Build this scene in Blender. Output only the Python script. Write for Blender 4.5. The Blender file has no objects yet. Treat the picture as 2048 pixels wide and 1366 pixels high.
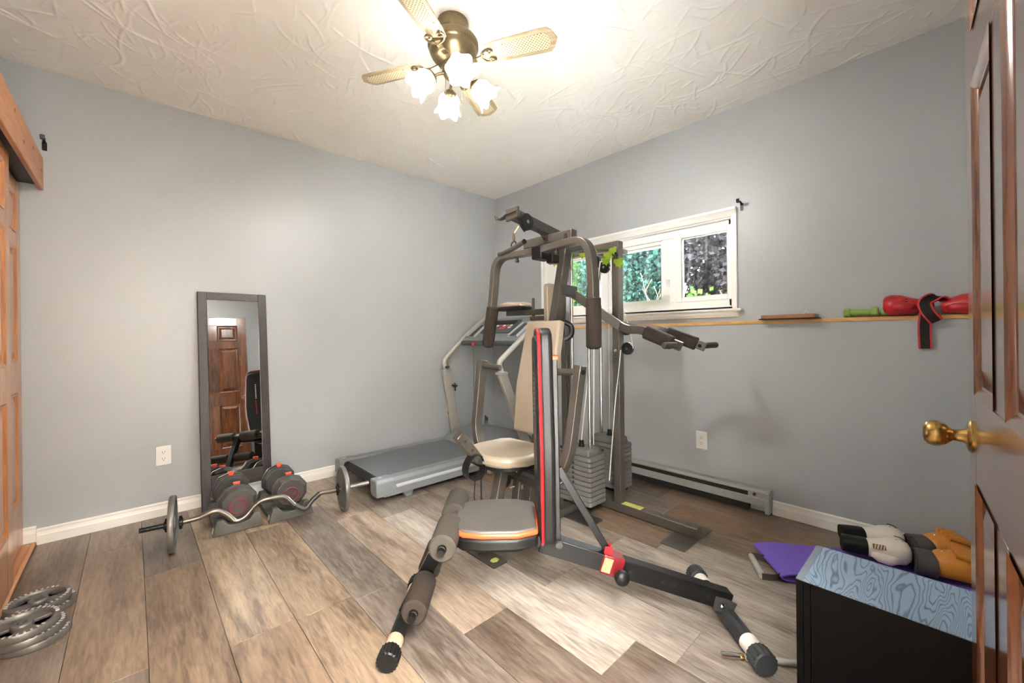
import bpy, bmesh, math, random
import numpy as np
from mathutils import Vector, Matrix
random.seed(7)
scene = bpy.context.scene
COL = scene.collection
R = math.radians

# ---------------------------------------------------------------- camera
YAW, ROLL = R(47.2), 0.0109
cam_d = bpy.data.cameras.new('camera')
cam_d.sensor_width = 36.0
cam_d.sensor_fit = 'HORIZONTAL'
cam_d.lens = 820.0 / 2048.0 * 36.0
cam_d.shift_y = -10.0 / 2048.0
cam_d.clip_start = 0.02
cam = bpy.data.objects.new('camera', cam_d)
COL.objects.link(cam)
_F = Vector((math.cos(YAW), math.sin(YAW), 0))
_R0 = Vector((_F.y, -_F.x, 0))
_U = Vector((0, 0, 1)) * math.cos(ROLL) + _R0 * math.sin(ROLL)
_R = _R0 * math.cos(ROLL) - Vector((0, 0, 1)) * math.sin(ROLL)
_m = Matrix((_R, _U, -_F)).transposed().to_4x4()
_m.translation = Vector((-2.72, -3.19, 1.034))
cam.matrix_world = _m
scene.camera = cam

# ---------------------------------------------------------------- sky, daylight, exposure
SKY = 120.0
world = bpy.data.worlds.new('sky')
scene.world = world
world.use_nodes = True
wn = world.node_tree
wn.nodes.clear()
_o = wn.nodes.new('ShaderNodeOutputWorld')
_b = wn.nodes.new('ShaderNodeBackground')
_s = wn.nodes.new('ShaderNodeTexSky')
_s.sky_type = 'HOSEK_WILKIE'
_s.turbidity = 6.0
_s.ground_albedo = 0.3
_s.sun_direction = (-0.3, 0.5, 0.8)
_mx = wn.nodes.new('ShaderNodeMixRGB')
_mx.inputs[0].default_value = 0.75
_mx.inputs[2].default_value = (0.95, 0.98, 1.0, 1)
wn.links.new(_s.outputs[0], _mx.inputs[1])
wn.links.new(_mx.outputs[0], _b.inputs[0])
_b.inputs[1].default_value = SKY
wn.links.new(_b.outputs[0], _o.inputs[0])

def area_light(name, loc, rot, sx, sy, power, color=(1, 1, 1), portal=False):
    d = bpy.data.lights.new(name, 'AREA')
    d.shape = 'RECTANGLE'
    d.size, d.size_y = sx, sy
    d.energy = power
    d.color = color
    d.cycles.is_portal = portal
    o = bpy.data.objects.new(name, d)
    COL.objects.link(o)
    o.location = loc
    o.rotation_euler = rot
    return o

# daylight enters through the window (portal only guides the sampling, it emits nothing)
area_light('window_portal', (0.17, -1.47, 1.5), (0, R(90), 0), 0.62, 1.62, 1.0, portal=True)
# unseen fill light added in the hallway to brighten the room
area_light('hallway_fill', (-2.75, -3.95, 2.30), (0, 0, 0), 0.9, 0.6, 105.0, (1.0, 0.95, 0.88))

scene.view_settings.view_transform = 'Standard'
scene.view_settings.look = 'None'
scene.view_settings.exposure = 2.08
scene.view_settings.gamma = 1.0
scene.view_settings.use_curve_mapping = False
scene.cycles.use_denoising = True
scene.cycles.max_bounces = 10
scene.cycles.diffuse_bounces = 6
scene.cycles.glossy_bounces = 5
scene.cycles.transparent_max_bounces = 12
scene.cycles.sample_clamp_indirect = 8.0

# ---------------------------------------------------------------- helpers
V = Vector

def lin(h):
    h = h.lstrip('#')
    out = []
    for i in (0, 2, 4):
        x = int(h[i:i + 2], 16) / 255
        out.append(x / 12.92 if x <= 0.04045 else ((x + 0.055) / 1.055) ** 2.4)
    return (*out, 1)

def mat(name, col, rough=0.5, metal=0.0, var=0.08, scale=20.0, bump=0.0, bscale=120.0, coat=0.0, spec=0.5,
        emit=0.0, stretch=None, col2=None, rvar=0.0):
    """Principled material whose colour wanders a little by noise in object space."""
    m = bpy.data.materials.new(name)
    m.use_nodes = True
    nt = m.node_tree
    N, L = nt.nodes, nt.links
    p = N['Principled BSDF']
    c = lin(col) if isinstance(col, str) else col
    tc = N.new('ShaderNodeTexCoord')
    mp = N.new('ShaderNodeMapping')
    if stretch:
        mp.inputs['Scale'].default_value = stretch
    L.new(tc.outputs['Object'], mp.inputs[0])
    n = N.new('ShaderNodeTexNoise')
    n.inputs['Scale'].default_value = scale
    n.inputs['Detail'].default_value = 5
    L.new(mp.outputs[0], n.inputs['Vector'])
    rp = N.new('ShaderNodeValToRGB')
    d = lin(col2) if col2 else tuple(min(1, x * (1 + var)) for x in c[:3]) + (1,)
    k = c if col2 else tuple(x * (1 - var) for x in c[:3]) + (1,)
    rp.color_ramp.elements[0].position = 0.3
    rp.color_ramp.elements[1].position = 0.7
    rp.color_ramp.elements[0].color = k
    rp.color_ramp.elements[1].color = d
    L.new(n.outputs['Fac'], rp.inputs[0])
    L.new(rp.outputs[0], p.inputs['Base Color'])
    p.inputs['Roughness'].default_value = rough
    p.inputs['Metallic'].default_value = metal
    p.inputs['Specular IOR Level'].default_value = spec
    if coat:
        p.inputs['Coat Weight'].default_value = coat
        p.inputs['Coat Roughness'].default_value = 0.12
    if rvar:
        mr = N.new('ShaderNodeMapRange')
        mr.inputs['To Min'].default_value = max(0.02, rough - rvar)
        mr.inputs['To Max'].default_value = min(1, rough + rvar)
        L.new(n.outputs['Fac'], mr.inputs[0])
        L.new(mr.outputs[0], p.inputs['Roughness'])
    if bump:
        n2 = N.new('ShaderNodeTexNoise')
        n2.inputs['Scale'].default_value = bscale
        n2.inputs['Detail'].default_value = 3
        L.new(mp.outputs[0], n2.inputs['Vector'])
        b = N.new('ShaderNodeBump')
        b.inputs['Strength'].default_value = bump
        b.inputs['Distance'].default_value = 0.002
        L.new(n2.outputs['Fac'], b.inputs['Height'])
        L.new(b.outputs[0], p.inputs['Normal'])
    if emit:
        p.inputs['Emission Color'].default_value = c
        p.inputs['Emission Strength'].default_value = emit
    return m

def wood(name, dark, light, rough=0.35, axis='Z', scale=6.0, coat=0.0, bump=0.15, use_obj_color=False, dist=3.0):
    """Wood grain running along one object axis."""
    m = bpy.data.materials.new(name)
    m.use_nodes = True
    nt = m.node_tree
    N, L = nt.nodes, nt.links
    p = N['Principled BSDF']
    tc = N.new('ShaderNodeTexCoord')
    oi = N.new('ShaderNodeObjectInfo')
    mul = N.new('ShaderNodeVectorMath')
    mul.operation = 'SCALE'
    comb = N.new('ShaderNodeCombineXYZ')
    for i in range(3):
        L.new(oi.outputs['Random'], comb.inputs[i])
    L.new(comb.outputs[0], mul.inputs[0])
    mul.inputs['Scale'].default_value = 37.0
    add = N.new('ShaderNodeVectorMath')
    L.new(tc.outputs['Object'], add.inputs[0])
    L.new(mul.outputs[0], add.inputs[1])
    mp = N.new('ShaderNodeMapping')
    st = {'X': (0.12, 1, 1), 'Y': (1, 0.12, 1), 'Z': (1, 1, 0.12)}[axis]
    mp.inputs['Scale'].default_value = st
    L.new(add.outputs[0], mp.inputs[0])
    n1 = N.new('ShaderNodeTexNoise')
    n1.inputs['Scale'].default_value = scale
    n1.inputs['Detail'].default_value = 6
    n1.inputs['Distortion'].default_value = dist
    L.new(mp.outputs[0], n1.inputs['Vector'])
    n2 = N.new('ShaderNodeTexNoise')
    n2.inputs['Scale'].default_value = scale * 14
    n2.inputs['Detail'].default_value = 4
    n2.inputs['Distortion'].default_value = 0.6
    L.new(mp.outputs[0], n2.inputs['Vector'])
    mixf = N.new('ShaderNodeMath')
    mixf.operation = 'MULTIPLY_ADD'
    mixf.inputs[1].default_value = 0.45
    L.new(n2.outputs['Fac'], mixf.inputs[0])
    sc = N.new('ShaderNodeMath')
    sc.operation = 'MULTIPLY'
    sc.inputs[1].default_value = 0.55
    L.new(n1.outputs['Fac'], sc.inputs[0])
    L.new(sc.outputs[0], mixf.inputs[2])
    rp = N.new('ShaderNodeValToRGB')
    rp.color_ramp.elements[0].position = 0.36
    rp.color_ramp.elements[1].position = 0.64
    rp.color_ramp.elements[0].color = lin(dark)
    rp.color_ramp.elements[1].color = lin(light)
    L.new(mixf.outputs[0], rp.inputs[0])
    if use_obj_color:
        mm = N.new('ShaderNodeMixRGB')
        mm.blend_type = 'MULTIPLY'
        mm.inputs[0].default_value = 1.0
        L.new(rp.outputs[0], mm.inputs[1])
        L.new(oi.outputs['Color'], mm.inputs[2])
        L.new(mm.outputs[0], p.inputs['Base Color'])
    else:
        L.new(rp.outputs[0], p.inputs['Base Color'])
    p.inputs['Roughness'].default_value = rough
    if coat:
        p.inputs['Coat Weight'].default_value = coat
        p.inputs['Coat Roughness'].default_value = 0.15
    b = N.new('ShaderNodeBump')
    b.inputs['Strength'].default_value = bump
    b.inputs['Distance'].default_value = 0.002
    L.new(mixf.outputs[0], b.inputs['Height'])
    L.new(b.outputs[0], p.inputs['Normal'])
    return m

class MB:
    """Collects shapes in one bmesh; build() links them as one mesh object."""
    def __init__(s, off=None):
        s.bm = bmesh.new()
        s.off = V(off) if off is not None else V((0, 0, 0))

    def raw(s, vs, fs):
        bv = [s.bm.verts.new(v) for v in vs]
        for f in fs:
            try:
                s.bm.faces.new([bv[i] for i in f])
            except ValueError:
                pass
        return s

    def box(s, c, size, rot=None):
        hx, hy, hz = size[0] / 2, size[1] / 2, size[2] / 2
        vs = [V((x, y, z)) for x in (-hx, hx) for y in (-hy, hy) for z in (-hz, hz)]
        if rot is not None:
            vs = [rot @ v for v in vs]
        vs = [v + V(c) for v in vs]
        s.raw(vs, [(0, 1, 3, 2), (4, 6, 7, 5), (0, 4, 5, 1), (2, 3, 7, 6), (0, 2, 6, 4), (1, 5, 7, 3)])
        return s

    def lim(s, x0, x1, y0, y1, z0, z1):
        return s.box(((x0 + x1) / 2, (y0 + y1) / 2, (z0 + z1) / 2), (abs(x1 - x0), abs(y1 - y0), abs(z1 - z0)))

    def bar(s, p0, p1, w, h, up=(0, 0, 1)):
        return s.sweep([p0, p1], [(-w / 2, -h / 2), (w / 2, -h / 2), (w / 2, h / 2), (-w / 2, h / 2)], up)

    def sweep(s, pts, prof, up=(0, 0, 1), closed=False, cap=True):
        """profile (across, upward) carried along a polyline, mitred, with a fixed up hint"""
        pts = [V(p) for p in pts]
        n = len(pts)
        up = V(up)
        rings = []
        for i in range(n):
            if closed:
                d0, d1 = (pts[i] - pts[i - 1]).normalized(), (pts[(i + 1) % n] - pts[i]).normalized()
            else:
                d0 = (pts[i] - pts[i - 1]).normalized() if i else (pts[1] - pts[0]).normalized()
                d1 = (pts[i + 1] - pts[i]).normalized() if i < n - 1 else d0
            t = (d0 + d1)
            t = t.normalized() if t.length > 1e-6 else d1
            side = t.cross(up)
            if side.length < 1e-4:
                side = t.cross(V((1, 0, 0)))
            side.normalize()
            u2 = side.cross(t).normalized()
            k = 1 / max(0.5, math.sqrt(max(0.01, (1 + d0.dot(d1)) / 2)))
            # widen in the bend plane
            bend = d1 - d0
            ks = ku = 1.0
            if bend.length > 1e-4:
                bn = bend.normalized()
                ks = 1 + (k - 1) * abs(bn.dot(side))
                ku = 1 + (k - 1) * abs(bn.dot(u2))
            rings.append([pts[i] + side * a * ks + u2 * b * ku for a, b in prof])
        m = len(prof)
        vs = [v for r in rings for v in r]
        fs = []
        for i in range(n if closed else n - 1):
            j = (i + 1) % n
            for k2 in range(m):
                k3 = (k2 + 1) % m
                fs.append((i * m + k2, i * m + k3, j * m + k3, j * m + k2))
        if cap and not closed:
            fs.append(tuple(range(m - 1, -1, -1)))
            fs.append(tuple((n - 1) * m + q for q in range(m)))
        s.raw(vs, fs)
        return s

    def tube(s, pts, r, seg=12, closed=False, cap=True, smooth=0):
        pts = [V(p) for p in pts]
        if smooth:
            pts = spline(pts, smooth, closed)
        n = len(pts)
        rr = r if isinstance(r, (list, tuple)) else [r] * n
        if len(rr) != n:
            rr = [rr[min(len(rr) - 1, int(i / (n - 1) * (len(rr) - 1) + 0.5))] for i in range(n)]
        vs, ref = [], None
        for i in range(n):
            a = pts[i - 1] if (i or closed) else pts[i]
            b = pts[(i + 1) % n] if (i < n - 1 or closed) else pts[i]
            t = (b - a).normalized()
            if ref is None:
                ref = t.cross(V((0, 0, 1)))
                if ref.length < 1e-3:
                    ref = t.cross(V((1, 0, 0)))
                ref.normalize()
            ref = (ref - t * ref.dot(t)).normalized()
            q = t.cross(ref)
            for k in range(seg):
                an = 2 * math.pi * k / seg
                vs.append(pts[i] + (ref * math.cos(an) + q * math.sin(an)) * rr[i])
        fs = []
        for i in range(n if closed else n - 1):
            j = (i + 1) % n
            for k in range(seg):
                k2 = (k + 1) % seg
                fs.append((i * seg + k, i * seg + k2, j * seg + k2, j * seg + k))
        if cap and not closed:
            fs.append(tuple(range(seg - 1, -1, -1)))
            fs.append(tuple((n - 1) * seg + q for q in range(seg)))
        s.raw(vs, fs)
        return s

    def cyl(s, p0, p1, r, r2=None, seg=20):
        return s.tube([p0, p1], [r, r if r2 is None else r2], seg)

    def lathe(s, prof, origin=(0, 0, 0), axis=(0, 0, 1), seg=24, wave=None):
        """prof = [(radius, height)] spun about an axis through origin"""
        ax = V(axis).normalized()
        e1 = ax.cross(V((0, 0, 1)))
        if e1.length < 1e-3:
            e1 = V((1, 0, 0))
        e1.normalize()
        e2 = ax.cross(e1)
        o = V(origin)
        vs, fs = [], []
        for i, (r, h) in enumerate(prof):
            for k in range(seg):
                an = 2 * math.pi * k / seg
                dr, dh = wave(i, an) if wave else (0, 0)
                vs.append(o + ax * (h + dh) + (e1 * math.cos(an) + e2 * math.sin(an)) * max(1e-5, r + dr))
        for i in range(len(prof) - 1):
            for k in range(seg):
                k2 = (k + 1) % seg
                fs.append((i * seg + k, i * seg + k2, (i + 1) * seg + k2, (i + 1) * seg + k))
        if prof[0][0] > 1e-4:
            fs.append(tuple(range(seg - 1, -1, -1)))
        if prof[-1][0] > 1e-4:
            fs.append(tuple((len(prof) - 1) * seg + q for q in range(seg)))
        s.raw(vs, fs)
        return s

    def prism(s, poly, h, M=None, taper=1.0):
        """flat outline (x, y) extruded along local z by h; M places it"""
        M = M or Matrix()
        n = len(poly)
        cx = sum(p[0] for p in poly) / n
        cy = sum(p[1] for p in poly) / n
        vs = [M @ V((x, y, 0)) for x, y in poly] + [M @ V((cx + (x - cx) * taper, cy + (y - cy) * taper, h)) for x, y in poly]
        fs = [tuple(range(n - 1, -1, -1)), tuple(range(n, 2 * n))] + [(i, (i + 1) % n, n + (i + 1) % n, n + i) for i in range(n)]
        s.raw(vs, fs)
        return s

    def loft(s, secs, up=(0, 0, 1), seg=20, power=2.0):
        """secs = [(centre, half_width, half_height)], superelliptic rings, closed by poles"""
        n = len(secs)
        pts = [V(q[0]) for q in secs]
        vs, fs = [], []
        for i in range(n):
            a, b = pts[max(0, i - 1)], pts[min(n - 1, i + 1)]
            t = (b - a).normalized()
            side = t.cross(V(up))
            if side.length < 1e-3:
                side = t.cross(V((1, 0, 0)))
            side.normalize()
            u2 = side.cross(t).normalized()
            for k in range(seg):
                an = 2 * math.pi * k / seg
                c, d = math.cos(an), math.sin(an)
                c = math.copysign(abs(c) ** (2 / power), c)
                d = math.copysign(abs(d) ** (2 / power), d)
                vs.append(pts[i] + side * c * secs[i][1] + u2 * d * secs[i][2])
        for i in range(n - 1):
            for k in range(seg):
                k2 = (k + 1) % seg
                fs.append((i * seg + k, i * seg + k2, (i + 1) * seg + k2, (i + 1) * seg + k))
        fs.append(tuple(range(seg - 1, -1, -1)))
        fs.append(tuple((n - 1) * seg + q for q in range(seg)))
        s.raw(vs, fs)
        return s

    def ribbon(s, pts, w, th, wdir=(0, 1, 0)):
        """flat strap: w wide along wdir, th thick"""
        return s.sweep(pts, [(-w / 2, -th / 2), (w / 2, -th / 2), (w / 2, th / 2), (-w / 2, th / 2)],
                       up=V(wdir).cross(V(pts[-1]) - V(pts[0])).normalized() if (V(wdir).cross(V(pts[-1]) - V(pts[0]))).length > 1e-5 else (0, 0, 1))

    def build(s, name, m, parent=None, bevel=0.0, bseg=2, sharp=38, sub=0, flat=False):
        if s.off.length:
            for v in s.bm.verts:
                v.co -= s.off
        bmesh.ops.recalc_face_normals(s.bm, faces=s.bm.faces[:])
        me = bpy.data.meshes.new(name)
        s.bm.to_mesh(me)
        s.bm.free()
        me.materials.append(m)
        if not flat:
            me.polygons.foreach_set('use_smooth', [True] * len(me.polygons))
            me.set_sharp_from_angle(angle=R(sharp))
        o = bpy.data.objects.new(name, me)
        COL.objects.link(o)
        if parent:
            o.parent = parent
        if bevel:
            b = o.modifiers.new('edge', 'BEVEL')
            b.width = bevel
            b.segments = bseg
            b.limit_method = 'ANGLE'
            b.angle_limit = R(40)
            b.harden_normals = False
        if sub:
            q = o.modifiers.new('round', 'SUBSURF')
            q.levels = q.render_levels = sub
        return o

def spline(pts, k, closed=False):
    """Catmull-Rom through the points, k steps per span"""
    pts = [V(p) for p in pts]
    n = len(pts)
    out = []
    spans = n if closed else n - 1
    for i in range(spans):
        p1, p2 = pts[i % n], pts[(i + 1) % n]
        p0 = pts[(i - 1) % n] if (closed or i) else p1 * 2 - p2
        p3 = pts[(i + 2) % n] if (closed or i + 2 < n) else p2 * 2 - p1
        for j in range(k):
            t = j / k
            out.append(0.5 * (2 * p1 + (p2 - p0) * t + (2 * p0 - 5 * p1 + 4 * p2 - p3) * t * t + (3 * p1 - p0 - 3 * p2 + p3) * t ** 3))
    if not closed:
        out.append(pts[-1])
    return out

def fillet(pts, r, k=5):
    """polyline with rounded inner corners"""
    pts = [V(p) for p in pts]
    out = [pts[0]]
    for i in range(1, len(pts) - 1):
        a, b, c = pts[i - 1], pts[i], pts[i + 1]
        d0, d1 = (a - b), (c - b)
        l = min(r, d0.length * 0.48, d1.length * 0.48)
        p, q = b + d0.normalized() * l, b + d1.normalized() * l
        for j in range(k + 1):
            t = j / k
            out.append(p * (1 - t) ** 2 + b * 2 * t * (1 - t) + q * t * t)
    out.append(pts[-1])
    return out

def rrect(w, h, r, k=4):
    out = []
    for cx, cy, a0 in ((w / 2 - r, h / 2 - r, 0), (-w / 2 + r, h / 2 - r, 90), (-w / 2 + r, -h / 2 + r, 180), (w / 2 - r, -h / 2 + r, 270)):
        for j in range(k + 1):
            a = R(a0 + 90 * j / k)
            out.append((cx + r * math.cos(a), cy + r * math.sin(a)))
    return out

def tag(o, label=None, cat=None, group=None, kind=None):
    for k, v in (('label', label), ('category', cat), ('group', group), ('kind', kind)):
        if v:
            o[k] = v
    return o

def thing(name, label, cat, loc=(0, 0, 0), rotz=0.0, group=None):
    o = bpy.data.objects.new(name, None)
    o.empty_display_size = 0.1
    COL.objects.link(o)
    o.location = loc
    o.rotation_euler = (0, 0, rotz)
    return tag(o, label, cat, group)

def root(name, kind='structure', loc=(0, 0, 0), rotz=0.0):
    o = bpy.data.objects.new(name, None)
    COL.objects.link(o)
    o.location = loc
    o.rotation_euler = (0, 0, rotz)
    o['kind'] = kind
    return o

def copy_tree(o, parent=None):
    c = o.copy()
    COL.objects.link(c)
    c.parent = parent
    for ch in list(o.children):
        copy_tree(ch, c)
    return c

def frame_of(x, y, z, o):
    """4x4 from three axis vectors and an origin"""
    m = Matrix((V(x), V(y), V(z))).transposed().to_4x4()
    m.translation = V(o)
    return m

# ---------------------------------------------------------------- materials
M = {}
M['wall'] = mat('grey wall paint', '#abafb2', rough=0.37, var=0.025, scale=2.5, bump=0.10, bscale=60, spec=0.5)
M['ceil'] = mat('white ceiling plaster', '#f3f1ed', rough=0.8, var=0.02, scale=4, bump=0.12, bscale=90, spec=0.2)
M['trim'] = mat('white gloss trim', '#eae7e1', rough=0.35, var=0.02, scale=8)
M['vinyl'] = mat('white vinyl window', '#f8f8f5', rough=0.35, var=0.015, scale=6)
M['plank'] = wood('printed plank floor', '#7f7267', '#dad0c4', rough=0.28, axis='Y', scale=6.5, bump=0.16, use_obj_color=True, dist=1.4)
M['slab'] = mat('dark floor underlay', '#2c2620', rough=0.9)
M['door'] = wood('varnished red-brown wood', '#4b2713', '#824d2a', rough=0.2, axis='Z', scale=5, coat=1.0, bump=0.05)
M['closetwood'] = wood('varnished orange pine', '#9c5d34', '#c98a56', rough=0.28, axis='Z', scale=5, coat=0.4, bump=0.04)
M['headwood'] = wood('orange pine header', '#a5673f', '#c08a62', rough=0.45, axis='Y', scale=4, bump=0.04)
M['ledge'] = wood('raw pine ledge', '#b98a4a', '#dcb273', rough=0.5, axis='Y', scale=8, bump=0.05)
M['black'] = mat('black plastic', '#0d0c0c', rough=0.45, spec=0.3, var=0.15)
M['blackmetal'] = mat('black painted steel', '#0e0d0d', rough=0.38, var=0.12, metal=0.1, spec=0.35)
M['foam'] = mat('dark foam grip', '#2e2620', rough=0.92, var=0.12, scale=60, bump=0.35, bscale=300, spec=0.2)
M['foamgrey'] = mat('dark grey foam', '#3d3832', rough=0.9, var=0.1, scale=60, bump=0.3, bscale=300, spec=0.2)
M['steel'] = mat('taupe grey painted steel', '#554f48', rough=0.32, metal=0.5, var=0.06, scale=12, bump=0.05, bscale=250)
M['steeldark'] = mat('dark grey painted steel', '#383633', rough=0.38, metal=0.3, var=0.08, scale=12)
M['chrome'] = mat('chrome', '#d5d5d3', rough=0.14, metal=1.0, var=0.03)
M['silver'] = mat('silver grey paint', '#bcb8b0', rough=0.35, metal=0.35, var=0.03)
M['iron'] = mat('grey cast iron', '#6d6964', rough=0.42, metal=0.55, var=0.12, scale=30, bump=0.2, bscale=160)
M['stack'] = mat('grey weight plate plastic', '#5a5754', rough=0.5, var=0.07, scale=25, bump=0.1, bscale=200)
M['tan'] = mat('tan vinyl upholstery', '#998b7a', rough=0.34, var=0.04, scale=9, bump=0.08, bscale=220)
M['blackvinyl'] = mat('black vinyl upholstery', '#0e0d0c', rough=0.46, spec=0.3, var=0.1, scale=10, bump=0.1, bscale=220)
M['greyvinyl'] = mat('charcoal vinyl seat', '#4b4743', rough=0.42, var=0.06, scale=10, bump=0.12, bscale=260)
M['red'] = mat('red vinyl piping', '#861218', rough=0.38, var=0.06)
M['orange'] = mat('orange red plastic', '#ee4d2c', rough=0.4, var=0.06)
M['orangeband'] = mat('orange vinyl band', '#d8512a', rough=0.38, var=0.06)
M['brass'] = mat('aged brass', '#a98a52', rough=0.26, metal=1.0, var=0.12, scale=25)
M['fanbrass'] = mat('antique brass fan', '#75674d', rough=0.32, metal=0.85, var=0.1, scale=25)
M['cable'] = mat('white coated cable', '#d9d8d3', rough=0.4, var=0.03)
M['darkcable'] = mat('black cord', '#191817', rough=0.5, var=0.1)
M['white'] = mat('white plastic', '#e9e8e4', rough=0.35, var=0.02)
M['ivory'] = mat('ivory plastic', '#d8cdb4', rough=0.4, var=0.02)
M['slot'] = mat('dark slot', '#1a1714', rough=0.7, var=0.05)
M['tape'] = mat('white sticker', '#dcd7cd', rough=0.45, var=0.06, scale=80)
M['yellow'] = mat('yellow green sticker', '#c2c46a', rough=0.5, var=0.2, scale=60)
M['heater'] = mat('grey enamel heater', '#a6a8a6', rough=0.35, metal=0.15, var=0.03)

# ================================================================ the room
XL, YN, H = -3.26, -3.30, 2.44          # closet side, door side, ceiling height

# ---- floor: printed planks laid along the window wall
floor = root('floor')
MB().lim(XL - 0.1, 0.02, YN - 1.5, 0.02, -0.06, -0.008).build('underlay', M['slab'], floor)
PW = 0.2023
tones = {'tan': (0.53, 0.435, 0.34), 'brown': (0.40, 0.31, 0.235), 'dark': (0.31, 0.262, 0.228), 'grey': (0.35, 0.318, 0.298),
         'paleglare': (0.66, 0.62, 0.595), 'rose': (0.56, 0.47, 0.40), 'ash': (0.56, 0.525, 0.50), 'rust': (0.43, 0.29, 0.18)}  # the two light greys hold window glare painted into the plank colour
rows = {  # left edge number : [(end of plank along y, tone), ...] from the mirror wall towards the door wall
    -3: [(-0.7, 'brown'), (-1.9, 'dark'), (-3.1, 'brown')], -2: [(-1.1, 'brown'), (-2.3, 'dark'), (-3.4, 'tan')],
    -1: [(-0.35, 'brown'), (-1.45, 'brown'), (-2.6, 'dark')], 0: [(-0.78, 'dark'), (-1.95, 'brown'), (-3.1, 'tan')],
    1: [(-0.42, 'rose'), (-1.525, 'tan'), (-2.7, 'brown')], 2: [(-0.62, 'tan'), (-1.54, 'tan'), (-2.75, 'tan')],
    3: [(-0.50, 'rose'), (-1.575, 'grey'), (-2.75, 'grey')], 4: [(-0.80, 'rose'), (-2.02, 'rose'), (-3.2, 'dark')],
    5: [(-0.95, 'ash'), (-2.45, 'paleglare'), (-3.5, 'dark')], 6: [(-0.80, 'paleglare'), (-2.03, 'ash'), (-2.585, 'paleglare'), (-3.6, 'paleglare')],
    7: [(-1.2, 'ash'), (-2.03, 'ash'), (-3.2, 'paleglare')], 8: [(-0.8, 'paleglare'), (-2.03, 'ash'), (-3.2, 'paleglare')],
    9: [(-1.3, 'rust'), (-2.2, 'brown'), (-3.4, 'ash')], 10: [(-0.9, 'rust'), (-2.035, 'rust'), (-3.2, 'brown')],
    11: [(-1.2, 'brown'), (-2.035, 'dark'), (-3.2, 'rust')], 12: [(-0.7, 'dark'), (-1.9, 'dark'), (-3.1, 'brown')],
    13: [(-1.1, 'brown'), (-2.3, 'dark'), (-3.4, 'brown')]}
_rng = random.Random(3)
for k, segs in rows.items():
    x0 = -2.69 + PW * k
    y0 = 0.0
    for y1, tone in segs + [(YN - 1.4, 'brown')]:
        yc, ln = (y0 + y1) / 2, abs(y1 - y0) - 0.0012
        b = MB()
        b.box((0, 0, -0.004), (PW - 0.0012, ln, 0.008))
        o = b.build('plank', M['plank'], floor, bevel=0.0008, bseg=1)
        o.location = (x0 + PW / 2, yc, _rng.uniform(-0.0003, 0.0002))
        j = _rng.uniform(0.80, 0.93)
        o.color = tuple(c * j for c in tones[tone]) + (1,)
        y0 = y1

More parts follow.
